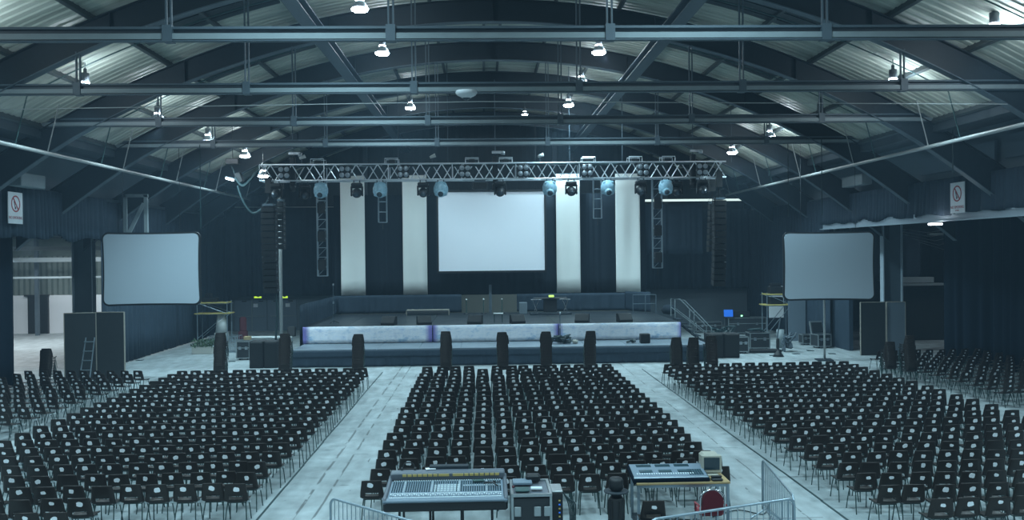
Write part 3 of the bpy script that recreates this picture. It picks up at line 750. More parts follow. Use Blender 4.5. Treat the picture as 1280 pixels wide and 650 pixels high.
# blinders inside truss
def make_blinder():
    t = thing('blinder_lamp', 'x', 'stage light', (0, 0, 0), 0, 'four lamp blinders in the truss')
    MB().box((0, .06, 0), (.52, .12, .56), bev=.03).build('housing', 'black', t)
    for x in (-.13, .13):
        for z in (-.14, .14): MB().lathe([(.001, -.01), (.07, 0), (.105, .04), (.115, .05), (.105, .06), (.001, .06)], 12, T=Matrix.Translation((x, -.01, z)) @ Matrix.Rotation(PI/2, 4, 'X')).build('lamp_reflector', 'lamp_bell', t)
    return t
bl = None
for i, px in enumerate((355, 431, 504, 581, 654, 734, 804, 878)):
    p = P(px, 214, TD-.45); t = make_blinder() if bl is None else dup(bl); bl = bl or t
    t.location = (p.x, TD-.44, TZ+.36); t['label'] = 'four lamp blinder in the truss, %s from the planter end' % ORD[i]
# moving heads
def make_mover(kind):
    blue = kind == 'blue'; body = 'blue_cover' if blue else 'black'
    t = thing('moving_head_light', 'x', 'stage light', (0, 0, 0), 0, 'moving head lights under the truss')
    b = MB(); b.box((-.12, 0, .03), (.04, .06, .14)).box((.12, 0, .03), (.04, .06, .14)); b.build('clamp', 'steel_mid', t)
    MB().box((0, 0, -.11), (.44, .32, .16), bev=.04).build('base', body, t)
    b = MB()
    for s in (-1, 1): b.box((s*.22, 0, -.37), (.06, .16, .42), bev=.02)
    b.box((0, 0, -.21), (.4, .2, .07), bev=.02); b.build('yoke', body, t)
    T = Matrix.Translation((0, -.02, -.45)) @ Matrix.Rotation(1.9, 4, 'X')
    h = MB().lathe([(.001, -.24), (.13, -.22), (.19, -.1), (.2, .05), (.15, .2), (.13, .26), (.001, .26)], 16, T=T).build('head', body, t)
    MB().lathe([(.001, 0), (.1, 0), (.11, .02), (.001, .03)], 14, T=T @ Matrix.Translation((0, 0, .25))).build('lens', 'lens', t)
    if blue: MB().lathe([(.12, -.62), (.24, -.58), (.31, -.42), (.31, -.25), (.24, -.08), (.1, .0), (.001, .0)], 14, T=Matrix.Diagonal((.95, .75, 1, 1))).build('rain_cover', 'blue_cover', t)
    return t
mk = {'black': make_mover('black'), 'blue': make_mover('blue')}; usedm = set()
cnt = {'black': 0, 'blue': 0}
for px, kd, dd in ((345, 'black', 0), (381, 'black', .72), (401, 'blue', 0), (446, 'black', 0), (475, 'blue', 0), (529, 'black', 0), (551, 'blue', 0), (625, 'black', 0), (687, 'blue', 0), (714, 'black', 0), (760, 'blue', 0), (801, 'black', 0), (832, 'blue', 0), (846, 'black', .72), (878, 'black', 0)):
    t = mk[kd] if kd not in usedm else dup(mk[kd]); usedm.add(kd)
    t.scale = (1.12, 1.12, 1.1); p = P(px, 230, TD-.36+dd); t.location = (p.x, TD-.36+dd, TZ-.1); t.rotation_euler = (0, 0, 0)
    t['label'] = '%s moving head light, %s %s one from the planter end of the truss' % ('blue covered' if kd == 'blue' else 'black', ORD[cnt[kd]], 'blue' if kd == 'blue' else 'black'); cnt[kd] += 1
# bar fixture at x~600
p = P(600, 229, TD-.3); t = thing('lamp_bar', 'dark lamp bar hung from the truss above the screen', 'stage light', (p.x, TD-.36, TZ-.3))
MB().box((0, 0, 0), (.7, .25, .3), bev=.04).build('housing', 'black', t); MB().box((0, 0, .2), (.5, .05, .12)).build('clamp', 'steel_mid', t)
# small lamps above truss
for px, lab in ((540, 'small white spot clamped on top of the truss above the inner banner'), (675, 'small white spot clamped on the truss above the screen edge'), (377, 'small white spot clamped on top of the truss near its planter end')):
    p = P(px, 196, TD); t = thing('clamp_spot', lab, 'stage light', (p.x, TD, TZ+.76))
    MB().tube([(0, 0, -.02), (0, 0, .28)], .02, 6).build('stem', 'steel_mid', t); MB().lathe([(.001, 0), (.06, .0), (.09, .28), (.001, .28)], 10, T=Matrix.Translation((-.1, 0, .28)) @ Matrix.Rotation(1.2, 4, 'Y')).build('head', 'white_thing', t)
# ladder trusses
def ladder(px, y1, D, label, w=.42):
    p = P(px, y1, D); z1 = p.z; ztop = TZ+.0 if D < 45 else 8.5; h = ztop-z1
    t = thing('ladder_truss', label, 'truss', (p.x, D, z1), 0, 'hanging ladder trusses')
    for sx in (-1, 1):
        for sy in (-.12, .12): MB().tube([(sx*w/2, sy, 0), (sx*w/2, sy, h)], .022, 6).build('rail', 'galv', t)
    n = max(2, int(h/.42))
    for i in range(n+1):
        z = h*i/n; b = MB()
        for sy in (-.12, .12): b.tube([(-w/2, sy, z), (w/2, sy, z)], .016, 5)
        if h > 3 and i < n: b.tube([(-w/2, -.12, z), (w/2, -.12, z+h/n)], .012, 4)
        b.build('rung', 'galv', t)
    if h > 3:
        for k in range(3): MB().box((0, -.16, h*(.12+.3*k)), (.34, .2, .5), bev=.03).build('lamp_cluster', 'black', t)
    MB().tube([(0, 0, -.02), (0, 0, -.32)], .02, 5).build('tail', 'black', t)
ladder(403.5, 345, TD+.4, 'long hanging ladder truss on the planter side of the stage', .44); ladder(478.5, 278, TD+.4, 'short hanging ladder truss between the planter side banners', .38)
ladder(747, 273, TD+.4, 'short hanging ladder truss between the steps side banners', .38); ladder(822, 335, TD+.4, 'long hanging ladder truss on the steps side of the stage', .44)
# line arrays
def line_array(px, py0, py1, D, n, label, w, curve, lean=0):
    a, c = P(px, py0, D), P(px, py1, D); H = a.z-c.z; bh = H/n
    t = thing('line_array', label, 'loudspeaker', (a.x, D, a.z), 0, 'hanging line arrays')
    y = 0; z = 0
    for i in range(n):
        ang = curve*(i/n)**2; T = Matrix.Translation((lean*i, y, z)) @ Matrix.Rotation(-ang, 4, 'X')
        b = MB(); b.prism([(-w/2, -.02), (w/2, -.02), (w/2, -bh+.02), (-w/2, -bh+.02)], -.2, .28, T=T)
        e = b.build('speaker_box', 'speaker', t)
        MB().box((0, -.21, -bh/2), (w-.08, .02, bh-.08), T=T).build('grille', 'grille', e)
        MB().box((w/2+.01, -.05, -bh/2), (.02, .1, .05), T=T).build('rigging_pin', 'steel_mid', e)
        y += bh*math.sin(ang)*-1; z -= bh*math.cos(ang)
    b = MB().box((0, .02, .06), (w*.8, .5, .1)); b.build('bumper_frame', 'steel_mid', t)
    b = MB().tube([(0, .02, .1), (0, .02, .55)], .02, 5); b.tube([(-.2, .02, .1), (0, .02, .45)], .012, 4).tube([(.2, .02, .1), (0, .02, .45)], .012, 4).box((0, .02, .95), (.26, .26, .7)); b.build('hoist', 'black', t)
    return t
line_array(336, 258, 367, 40.2, 14, 'tall hanging black loudspeaker array on the planter side of the stage', .62, -.25)
line_array(351, 252, 312, 41.5, 8, 'short black loudspeaker array behind the tall one on the planter side', .3, 0)
line_array(899, 250, 358, 40.2, 14, 'tall hanging black loudspeaker array on the steps side of the stage', .55, -.25)
line_array(890.5, 255, 315, 41.4, 8, 'short angled loudspeaker array beside the tall one on the steps side', .3, 0, -.012)
# pole and drop cables behind left array
tag(MB().tube([(P(349, 300, 42).x, 42.2, 0), (P(349, 300, 42).x, 42.2, TZ)], .08, 8).build('support_pole', 'pipe'), 'pale upright pole behind the planter side line array', 'pole')
p0 = P(341, 367, 40.4)
tag(MB().tube([p0+Vector((.1, .2, 0)), p0+Vector((.15, .2, -1)), p0+Vector((.05, .2, -2.2)), (p0.x+.2, p0.y+.2, .05)], .05, 6).build('cable_drop', 'cable'), 'thick cable dropping from the planter side line array to the floor', 'cable')
# cable swag and box left of truss
t = thing('junction_box', 'black box hung below a lamp, feeding cables to the truss', 'box', P(291, 202, 41))
MB().box((0, 0, 0), (.6, .3, .28), bev=.03).build('upper_box', 'black', t); MB().box((.28, 0, -.75), (.3, .25, .5), ry=-.35, bev=.03).build('lower_box', 'black', t)
MB().tube([(0, 0, .1), (0, 0, 2.2)], .015, 5).build('hanging_rod', 'black', t); MB().tube([(-.1, 0, -.1), (.1, 0, -.6)], .04, 6).build('cable_tail', 'cable', t)
def hang(pts, r, n=24):
    out = []; pts = [Vector(p) for p in pts]
    for i in range(len(pts)-1):
        a, c = pts[i], pts[i+1]; pm_ = pts[i-1] if i else a; nx = pts[i+2] if i+2 < len(pts) else c
        for k in range(6):
            u = k/6; out.append(.5*((2*a)+(c-pm_)*u+(2*pm_-5*a+4*c-nx)*u*u+(3*a-3*c+nx-pm_)*u**3))
    out.append(pts[-1]); return out
for pts, r, lab in (([(294, 222), (302, 232), (310, 228), (326, 208)], .07, 'thick cable loom draped from the hanging box to the truss end'), ([(297, 232), (304, 252), (315, 266), (326, 262), (335, 250)], .05, 'cable loom looping from the hanging box to the line array')):
    tag(MB().tube(hang([P(x, y, 40.9) for x, y in pts], r), r, 6).build('cable_loom', 'cable'), lab, 'cable')
t = thing('angled_floodlight', 'bright angled floodlight on the hanging box', 'lamp', P(288, 223.5, 41)); MB().box((0, 0, 0), (.42, .2, .12), ry=.3).build('housing', 'lamp_bell', t); MB().box((0, -.11, -.03), (.38, .02, .08), ry=.3).build('lens', mat('flood', (1, 1, 1), emit=(.9, .95, 1), es=10), t)
t = dup(lamp0, P(329, 218, 45.0), 0, 'glowing high bay lamp seen at the planter end of the truss')
# thin drop wires
for i, (px, D, z0, z1) in enumerate(((250, 36.0, 0.5, 9.6), (1191, 30, 7.7, 10.4), (1027, 36, 6.5, 9.7), (985, 37, 6.5, 9.7))):
    x = P(px, 200, D).x; tag(MB().tube([(x, D, z0 if z0 > 2 else 6.2), (x, D, z1)], .02, 5).build('drop_cable', 'cable'), 'thin dark cable dropping from the roof, %s from the camera' % ORD[i], 'cable')
for i, px in enumerate((498, 712, 560, 778, 914)):
    p = P(px, 205, TD); tag(MB().tube([(p.x, TD, TZ+.72), (p.x, TD, rz_(p.x)+.1)], .018, 5).build('truss_wire', 'steel_mid'), 'thin wire holding the truss, %s of five' % ORD[i], 'wire', 'wires holding the truss')
# ------------------------------------------------------------------ stage gear
def wedge(px, py, i, flip):
    p = P(px, py+5, 43.3); t = thing('floor_monitor', '%s floor monitor from the planter side on the stage lip' % ORD[i], 'loudspeaker', (p.x, 43.4, 1.6), flip*.25, 'floor monitors on the stage')
    MB().prism([(-.25, 0), (.25, 0), (.25, .12), (.02, .42), (-.25, .42)], -.34, .34, T=Matrix.Rotation(-PI/2, 4, 'Z')).build('cabinet', 'speaker', t)
    MB().box((0, .16, .27), (.6, .02, .34), rx=.65).build('grille', 'grille', t)
for i, (px, py, f) in enumerate(((486, 404, -1), (530, 404, 1), (594, 403, -1), (647, 402, 1), (728, 400, -1), (781, 399, 1))): wedge(px, py, i, f)
p = P(535, 395, 50.2); t = thing('flight_tray', 'long low road case lying at the rear of the stage', 'case', (p.x, 50.2, 1.6))
MB().box((0, 0, .14), (2.5, .5, .16), bev=.02).build('body', 'case_black', t)
b = MB(); [b.tube([(-1.2, y, .28), (1.2, y, .28)], .025, 6) for y in (-.24, .24)]; [b.tube([(x, -.24, 0), (x, -.24, .28)], .025, 6) for x in (-1.2, 1.2)]; b.build('rail', 'flat_edge', t)
p = P(654, 392, 50); tag(MB().box((p.x, 50, 1.6+.33), (.45, .4, .66), bev=.02).build('lectern_box', 'wall_grey'), 'grey upright box beside the keyboard rig', 'box')
p = P(623, 407, 44.2); t = thing('stool', 'small pale topped stool at the stage centre', 'stool', (p.x, 44.2, 1.6)); MB().box((0, 0, .44), (.5, .35, .05), bev=.01).build('seat', 'white_thing', t)
for sx in (-.2, .2):
    for sy in (-.13, .13): MB().tube([(sx, sy, 0), (sx, sy, .42)], .018, 6).build('leg', 'pipe_dark', t)
# keyboard rig
p = P(688, 390, 49.3); t = thing('keyboard_rig', 'keyboard rig on splayed chrome stands with a riser', 'keyboard', (p.x, 49.3, 1.6))
MB().box((0, 0, .06), (2.3, 1.0, .12), bev=.01).build('riser', 'steel_dark', t)
for s in (-1, 1):
    b = MB(); b.tube([(s*.75, -.2, .12), (s*1.0, -.2, .85)], .025, 6).tube([(s*.95, -.2, .12), (s*.65, -.2, .85)], .02, 6).tube([(s*.75, .2, .12), (s*1.0, .2, .85)], .025, 6).tube([(s*1.1, -.3, .85), (s*.5, -.3, .85)], .025, 6); b.build('stand', 'chrome', t)
MB().box((0, 0, .9), (1.9, .35, .1), bev=.02).build('keyboard', 'black', t); MB().box((0, .1, .5), (.75, .3, .75), bev=.02).build('amplifier', 'black', t)
MB().box((.05, -.12, 1.03), (.3, .12, .12), bev=.02).build('lit_display', mat('disp', (.4, .5, .1), emit=(.6, .9, .2), es=1), t)
# mic stand left on stage
def mic_stand(px, D, z, h, label, boom=0):
    p = P(px, 400, D); t = thing('mic_stand', label, 'stand', (p.x, D, z))
    MB().tube([(0, 0, 0), (0, 0, h)], .02, 6).build('pole', 'steel_mid', t); b = MB()
    for a in range(3): b.tube([(0, 0, .12), (.28*math.cos(a*2.1), .28*math.sin(a*2.1), .015)], .015, 5)
    b.build('tripod', 'black', t); MB().box((0, 0, h*.55), (.07, .07, .12)).build('clamp', 'alu', t)
    if boom: MB().tube([(-boom/2, 0, h), (boom/2, 0, h+.05)], .02, 5).build('boom', 'black', t)
    MB().lathe([(.001, 0), (.04, .02), (.04, .1), (.001, .12)], 8, T=Matrix.Translation((0, 0, h))).build('microphone', 'alu', t)
mic_stand(417, 45.0, 1.6, 1.9, 'tall thin stand near the planter corner of the stage'); mic_stand(700, 41.6, .8, 1.35, 'stand with a short boom on the apron by the tangled cables', .35)
# apron clutter
def tangle(name, c, rx, ry, n, mt, label, cat, seed, r=.03, zh=.3):
    q = random.Random(seed); pts = [(c[0]+q.uniform(-rx, rx), c[1]+q.uniform(-ry, ry), c[2]+r+q.random()*zh) for _ in range(n)]
    return tag(MB().tube(hang(pts, r), r, 5).build(name, mt), label, cat)
tangle('cable_tangle', (P(702, 430, 41.2).x, 41.2, .8), .5, .4, 26, 'cable', 'tangle of dark cables and gear on the apron', 'cables', 3, .04, .35)
tangle('cable_tangle', (P(788, 428, 41).x, 41, .8), .25, .3, 12, 'cable', 'small heap of cable on the apron beside the small black cabinet', 'cables', 4, .035, .12)
p = P(806, 430, 40.9); t = thing('small_speaker', 'small black cabinet standing on the apron', 'loudspeaker', (p.x, 40.9, .8)); MB().box((0, 0, .22), (.44, .4, .44), bev=.02).build('cabinet', 'speaker', t); MB().box((0, -.21, .22), (.38, .02, .38)).build('grille', 'grille', t)
tag(MB().lathe([(.001, 0), (.12, .02), (.14, .1), (.12, .18), (.001, .2)], 12, T=Matrix.Translation((P(719, 430, 41).x, 41, .8))).build('cable_reel', 'wall_beige'), 'small round pale reel on the apron', 'reel')
# stage steps with hand rail
t = thing('stage_steps', 'black access steps with hand rails at the end of the stage', 'steps', (9.95, 46.2, 0))
for i in range(7): MB().box((0.25+i*.24, 0, 1.5-i*.22), (.3, 1.0, .05)).build('tread', 'steel_dark', t)
for y in (-.5, .5): MB().tube([(.1, y, 1.45), (1.9, y, 0)], .03, 6).build('stringer', 'steel_dark', t)
for y in (-.5, .5):
    b = MB(); b.tube([(.0, y, 1.6), (.0, y, 2.55), (.5, y, 2.5), (1.9, y, 1.05), (1.9, y, 0)], .022, 6); b.tube([(.0, y, 2.1), (1.9, y, .6)], .018, 6); b.tube([(1, y, .7), (1, y, 2.0)], .018, 6); b.build('handrail', 'steel_light', t)
t = thing('guard_rail', 'thin guard rail on the rear corner of the stage', 'rail', (8.3, 49, 1.6)); b = MB(); 
for x in (0, .7, 1.3): b.tube([(x, 0, 0), (x, 0, 1.05)], .022, 6)
b.build('post', 'steel_mid', t); MB().tube([(0, 0, 1.05), (1.3, 0, 1.05)], .022, 6).tube([(0, 0, .55), (1.3, 0, .55)], .018, 6).build('rail', 'steel_mid', t)
tangle('cable_heap', (10.1, 42.2, 0), .5, .9, 24, 'cable', 'heap of cables beside the stage steps', 'cables', 9, .04, .5)
tag(MB().lathe([(.001, 0), (.3, .05), (.42, .25), (.3, .5), (.001, .55)], 10, T=Matrix.Translation((P(836, 400, 48).x, 48, 1.6))).build('dark_bag', 'black_matt'), 'dark soft bag on the stage by the guard rail', 'bag')
# ------------------------------------------------------------------ floor gear, side of stage
def bass_pair(px0, px1, py_bot, py_top, D, label):
    a, c = P(px0, py_bot, D), P(px1, py_bot, D); h = P(px0, py_top, D).z; w = c.x-a.x
    t = thing('bass_cabinet', label, 'loudspeaker', ((a.x+c.x)/2, D+.4, 0))
    for s in (-1, 1):
        MB().box((s*w/4, 0, h/2), (w/2-.02, .8, h), bev=.02).build('cabinet', 'speaker', t); MB().box((s*w/4, -.41, h/2), (w/2-.1, .03, h-.1), bev=.01).build('grille', 'grille', t)
    return t
bass_pair(311.5, 347.5, 459, 427, 40.0, 'pair of black bass cabinets on the planter side of the apron'); bass_pair(885, 925, 449.5, 417.5, 41.2, 'pair of black bass cabinets on the steps side of the apron')
def flight_case(px, py, D, w, d, h, label, rz=0, lid=False, open_=False, casters=True):
    p = P(px, py, D); z0 = .1 if casters else 0
    t = thing('flight_case', label, 'case', (p.x, D, 0), rz)
    MB().box((0, 0, z0+h/2), (w, d, h), bev=.01).build('body', 'case_black', t)
    b = MB()
    for sx in (-1, 1):
        for sy in (-1, 1): b.box((sx*w/2, sy*d/2, z0+h/2), (.05, .05, h+.02))
        for z in (0, h): b.box((sx*w/2, 0, z0+z), (.05, d, .05))
    for sy in (-1, 1):
        for z in (0, h*.62, h): b.box((0, sy*d/2, z0+z), (w, .05, .04))
    b.build('edge_trim', 'case_edge', t)
    for s in (-1, 1): MB().box((s*w*.25, -d/2-.01, z0+h*.6), (.13, .03, .14)).build('catch', 'alu', t)
    if casters:
        for sx in (-1, 1):
            for sy in (-1, 1): MB().lathe([(.001, -.02), (.05, -.02), (.05, .02), (.001, .02)], 10, T=Matrix.Translation((sx*(w/2-.12), sy*(d/2-.12), .05)) @ Matrix.Rotation(PI/2, 4, 'X')).build('caster', 'rubber', t)
    if open_: MB().box((.05, d/2+.12, z0+h+.32), (w, .08, .66), rx=-.25, bev=.01).build('lid', 'case_edge', t); MB().box((.05, d/2+.06, z0+h+.32), (w-.12, .04, .52), rx=-.25).build('lid_lining', 'case_black', t)
    return t
flight_case(306, 446, 43.5, .62, .6, .8, 'small dark flight case behind the planter side bass cabinets')
flight_case(932, 416, 53, 2.3, .8, .9, 'long dark flight case with a green lit unit on the steps side')
flight_case(884, 407, 54.5, 1.6, .8, .55, 'low grey flight case against the back wall by the steps')
flight_case(947, 429, 44.8, 1.0, .8, .75, 'black flight case with pale edges behind the floor microphone')
flight_case(1026, 430, 45, .75, .65, .6, 'open black flight case with its lid standing up', .25, open_=True)
flight_case(1008, 421, 46.5, .6, .6, .45, 'small black case beside the open flight case')
flight_case(927, 432, 43.2, .5, .6, .7, 'small case beside the steps side bass cabinets')
p = P(955, 435, 43.2); tag(MB().box((p.x, 43.2, .09), (1.6, .6, .14), bev=.02).build('low_trolley', 'black'), 'low black trolley on the floor in front of the flight case', 'trolley')
# table with cables and laptop
p = P(915, 405, 52.4); t = thing('laptop', 'laptop with a blue lit screen standing on a flight case', 'laptop', (P(912, 389, 52.6).x, 52.8, 1.0)); MB().box((0, -.12, .02), (.55, .35, .03)).build('keyboard_half', 'black', t); MB().box((0, .06, .28), (.55, .03, .42), rx=-.15).build('screen_half', 'laptop', t)
p = P(932, 400, 52.6); t = thing('rack_unit', 'dark unit with a small green light on the long flight case', 'equipment', (P(929, 398, 52.6).x, 53, 1.0)); MB().box((0, 0, .18), (.9, .5, .36), bev=.02).build('body', 'black', t); MB().box((-.05, -.26, .12), (.1, .02, .08)).build('indicator_light', mat('ind', (.3, .8, .4), emit=(.3, 1, .5), es=3), t)
tangle('cable_heap', (P(903, 413, 47).x, 47, 0), .7, .6, 40, 'cable', 'heap of coiled cables between the bass cabinets and laptop', 'cables', 21, .05, .95)
tangle('cable_heap', (P(945, 418, 44.8).x, 44.8, .86), .35, .3, 18, 'cable', 'coil of cable lying on the pale edged flight case', 'cables', 22, .04, .15)
tangle('cable_loom', (P(985, 432, 43.5).x, 43.5, 0), .35, .4, 24, 'steel_mid', 'grey coiled cable at the foot of the scaffold tower', 'cables', 23, .05, .9)
# floor mic / black base
p = P(973, 441, 41.5); t = thing('base_stand', 'slim black stand on a heavy cone base, alone on the floor', 'stand', (p.x, 41.5, 0)); MB().lathe([(.001, 0), (.27, 0), (.2, .12), (.06, .3), (.03, .35), (.001, .35)], 12).build('base', 'black', t)
MB().tube([(0, 0, .3), (-.05, 0, .9), (.12, 0, 1.9)], .035, 6).build('pole', 'steel_mid', t); MB().box((-.03, 0, .62), (.14, .12, .5), bev=.03).build('sleeve', 'black', t)
# scaffold towers
def scaffold(px0, px1, py_f, D, levels, label, sd, gear=()):
    a, c = P(px0, py_f, D), P(px1, py_f, D); w = c.x-a.x; zt = levels[-1]+.1
    t = thing('scaffold_tower', label, 'scaffold', ((a.x+c.x)/2, D, 0))
    for sx in (-1, 1):
        for sy in (-.45, .45): MB().tube([(sx*w/2, sy, 0), (sx*w/2, sy, zt)], .03, 6).build('upright', 'galv', t)
    b = MB()
    for sy in (-.45, .45):
        b.tube([(-w/2, sy, .3), (w/2, sy, levels[0])], .02, 5); b.tube([(w/2, sy, levels[0]), (-w/2, sy, levels[1])], .02, 5)
        for z in levels: b.tube([(-w/2-.1, sy, z-.05), (w/2+.1, sy, z-.05)], .022, 5)
    b.build('brace', 'galv', t)
    for i, z in enumerate(levels):
        MB().box((0, 0, z), (w+.35-(.3*i), 1.0, .06), bev=.01).build('plank', 'plank', t)
    return t
scaffold(250, 287, 418, 52, [1.74, 2.36], 'scaffold tower with yellow planks behind the planter', 1)
scaffold(956, 986, 418, 50, [1.95, 2.55], 'scaffold tower with yellow planks beside the hanging grey screen', 2)
# gear on towers
p = P(263, 376, 52); tag(MB().box((p.x, 52, 2.39+.14), (.9, .5, .28), bev=.04).box((p.x-.1, 52, 2.79), (.4, .3, .24), bev=.04).build('projector', 'black'), 'black projector on the scaffold tower by the planter', 'projector')
p = P(969, 366, 50); tag(MB().box((p.x, 50, 2.58+.2), (.8, .6, .4), bev=.04).box((p.x, 50, 3.08), (.6, .4, .2), bev=.04).build('projector', 'black'), 'black projector on the scaffold tower by the grey board side screen', 'projector')
p = P(969, 382, 50); tag(MB().box((p.x, 50, 1.98+.2), (.75, .6, .4), bev=.03).build('amplifier_rack', 'black'), 'black amplifier on the lower scaffold plank', 'amplifier')
p = P(268, 408, 50.5); tag(MB().lathe([(.001, 0), (.34, 0), (.24, 1.0), (.001, 1.01)], 14, T=Matrix.Translation((p.x-.05, 52.0, .62))).box((p.x-.05, 52, .3), (.7, .5, .6), bev=.02).build('white_bin', 'white_thing'), 'tall pale tapering bin standing inside the scaffold by the planter', 'bin')
p = P(290, 410, 52); tag(MB().box((p.x+.1, 54, .9), (.4, .3, .9), bev=.08).box((p.x+.1, 54, .25), (.5, .4, .5), bev=.03).build('red_trolley', 'red_misc'), 'dull red upright trolley beside the scaffold by the planter', 'trolley')
struct('wall_white_panel', MB().box((P(973, 380, 52.5).x, 52.5, 1.95), (1.15, .1, 1.9)), 'wall_white', 'white wall strip seen behind the scaffold')  # strip of plain white wall colour
struct('wall_blue_panel', MB().box((P(996, 395, 48.5).x, 48.5, 1.3), (.95, .1, 2.6)), 'flat_grey', 'blue grey panel beside the hanging grey screen')
p = P(988, 432, 44); tag(MB().lathe([(.001, 0), (.2, 0), (.2, .95), (.001, .95)], 14, T=Matrix.Translation((p.x-.1, 45.2, 0))).build('cable_drum', 'steel_light'), 'grey upright drum by the scaffold foot', 'drum')
p = P(994, 414, 52); tag(MB().box((p.x, 52, .17), (.85, .5, .34), bev=.02).build('cardboard_box', 'cardboard'), 'small cardboard box by the blue grey panel', 'box')
p = P(312, 420, 46.5); tag(MB().box((P(309.5, 430, 46.5).x, 46.5, .43), (.32, .4, .86), bev=.02).build('cardboard_box', 'cardboard'), 'upright cardboard carton beside the white table', 'box')
t = thing('folding_table', 'long white topped table in front of the grey doors', 'table', (P(338, 428, 47).x, 47.2, 0)); MB().box((0, 0, .74), (2.3, .7, .05), bev=.01).build('tabletop', 'white_thing', t)
for sx in (-1, 1):
    for sy in (-1, 1): MB().tube([(sx*1.05, sy*.28, 0), (sx*1.05, sy*.28, .72)], .02, 6).build('leg', 'galv', t)
tag(MB().box((P(360, 405, 47).x+.15, 47.2, .77+.25), (.4, .3, .5), rx=-.2, bev=.02).build('monitor_cabinet', 'black'), 'small tilted black cabinet at the end of the white topped table', 'loudspeaker')
t = thing('mesh_crate', 'grey mesh crate behind the stacks near the scaffold', 'crate', (P(281, 425, 47).x, 47, 0)); MB().box((0, 0, .02), (1.6, .8, .04)).build('base', 'galv', t)
b = MB()
for i in range(13): x = -.8+1.6*i/12; b.tube([(x, -.4, 0), (x, -.4, .85)], .012, 4).tube([(x, .4, 0), (x, .4, .85)], .012, 4)
for z in (.2, .4, .6, .85): b.tube([(-.8, -.4, z), (.8, -.4, z), (.8, .4, z), (-.8, .4, z), (-.8, -.4, z)], .014, 4)
b.build('mesh_side', 'galv', t)
# planter
p = P(254, 440, 46.3); t = thing('planter', 'white planter trough with low leafy plants', 'planter', (p.x, 46.3, 0))
MB().box((0, 0, .18), (1.05, .45, .36), bev=.02).build('trough', 'planter', t)
b = MB(); q = random.Random(4)
for i in range(260):
    c = Vector((q.uniform(-.6, .62), q.uniform(-.3, .3), .34+q.random()*.5*(1-abs(q.uniform(-.6, .6))))); s = q.uniform(.05, .1)
    T = Matrix.Translation(c) @ Euler((q.uniform(-1, 1), q.uniform(-1, 1), q.uniform(0, 6))).to_matrix().to_4x4()
    b.add([(-s, 0, 0), (0, -s*.4, .01), (s, 0, 0), (0, s*.4, .01)], [(0, 1, 2, 3)], T)
for i in range(30): x = q.uniform(-.5, .5); b.tube([(x, 0, .3), (x+q.uniform(-.1, .1), q.uniform(-.2, .2), .75)], .01, 4)
b.build('foliage', 'leaf', t)
# grey doors and exit signs
k = 2
for i, (pxa, pxb) in enumerate(((293, 314.5), (315, 334), (334.5, 352), (352.5, 371))):
    a, c = P(pxa, 400, 59.7), P(pxb, 400, 59.7); w = c.x-a.x
    d = struct('door_%d' % k, MB().box(((a.x+c.x)/2, 59.75, 1.05), (w-.03, .07, 2.1), bev=.01), 'door_grey', '%s grey fire door from the planter side' % ORD[i]); k += 1
    MB().box(((a.x+c.x)/2-(.1 if i % 2 else -.1), 59.68, 1.0), (w*.8, .05, .05)).build('push_bar', 'steel_light', d)
    MB().box(((a.x+c.x)/2+.1, 59.69, 2.0), (.3, .05, .06)).build('closer', 'steel_dark', d)
    if i in (1, 3): MB().box(((a.x+c.x)/2-w*.25 if i == 1 else (a.x+c.x)/2-w*.1, 59.7, 1.72), (.3, .02, .24)).build('paper_notice', 'sign_white', d)
for px in (314.7, 352.2):
    a = P(px, 400, 59.6); struct('door_frame', MB().box((a.x, 59.7, 1.05), (.06, .1, 2.15)), 'steel_light', 'pale meeting strip between the grey doors')
for px, lab in ((320.5, 'green lit exit sign above the grey doors, nearer the planter'), (353.5, 'green lit exit sign above the grey doors, nearer the stage')):
    a = P(px, 371, 59.2); t = thing('exit_sign', lab, 'sign', (a.x, 59.6, a.z), 0, 'exit signs'); MB().box((0, 0, 0), (.52, .08, .24), bev=.01).build('housing', 'sign_white', t); MB().box((0, -.045, 0), (.48, .01, .2)).build('lit_face', 'exit_green', t)
    MB().prism([(-.06, -.03), (.05, -.03), (.05, -.07), (.13, 0), (.05, .07), (.05, .03), (-.06, .03)], -.062, -.052).build('arrow', 'sign_white', t)
# boards (stage flats)
def board(px0, px1, py_top, D, label, mt, rz=0, th=.05):
    a, c = P(px0, py_top, D), P(px1, py_top, D); w = c.x-a.x; h = a.z
    t = thing('scenery_board', label, 'board', ((a.x+c.x)/2, D, 0), rz)
    MB().box((0, 0, h/2), (w, th, h)).build('panel', mt, t)
    b = MB()
    for s in (-1, 1): b.box((s*w/2, 0, h/2), (.03, th+.02, h))
    b.box((0, 0, h), (w, th+.02, .03)); b.build('edging', 'flat_edge', t); return t
board(81, 119, 391.5, 36.0, 'tall dark standing board nearer the bright store opening', 'flat_black', .12); board(119.5, 156, 390.5, 36.0, 'tall dark standing board nearer the wall drape', 'flat_black', -.1)
board(1075, 1107, 378, 41.5, 'dark standing board beside the steel column', 'flat_black', .06); board(1108.5, 1131, 377.5, 41.6, 'blue grey standing board beside the dark one', 'flat_grey', -.05)
t = thing('step_ladder', 'small metal ladder leaning on the dark boards', 'ladder', (P(109, 450, 35.2).x, 35.2, 0), 0)
for s in (-1, 1): MB().tube([(s*.2-.05, -.25, 0), (s*.17, .3, 1.9)], .025, 6).build('rail', 'galv', t)
for i in range(5): MB().tube([(-.2, -.25+.11*i, .3+.36*i-.0), (.2, -.25+.11*i, .3+.36*i)], .02, 5).build('rung', 'galv', t)
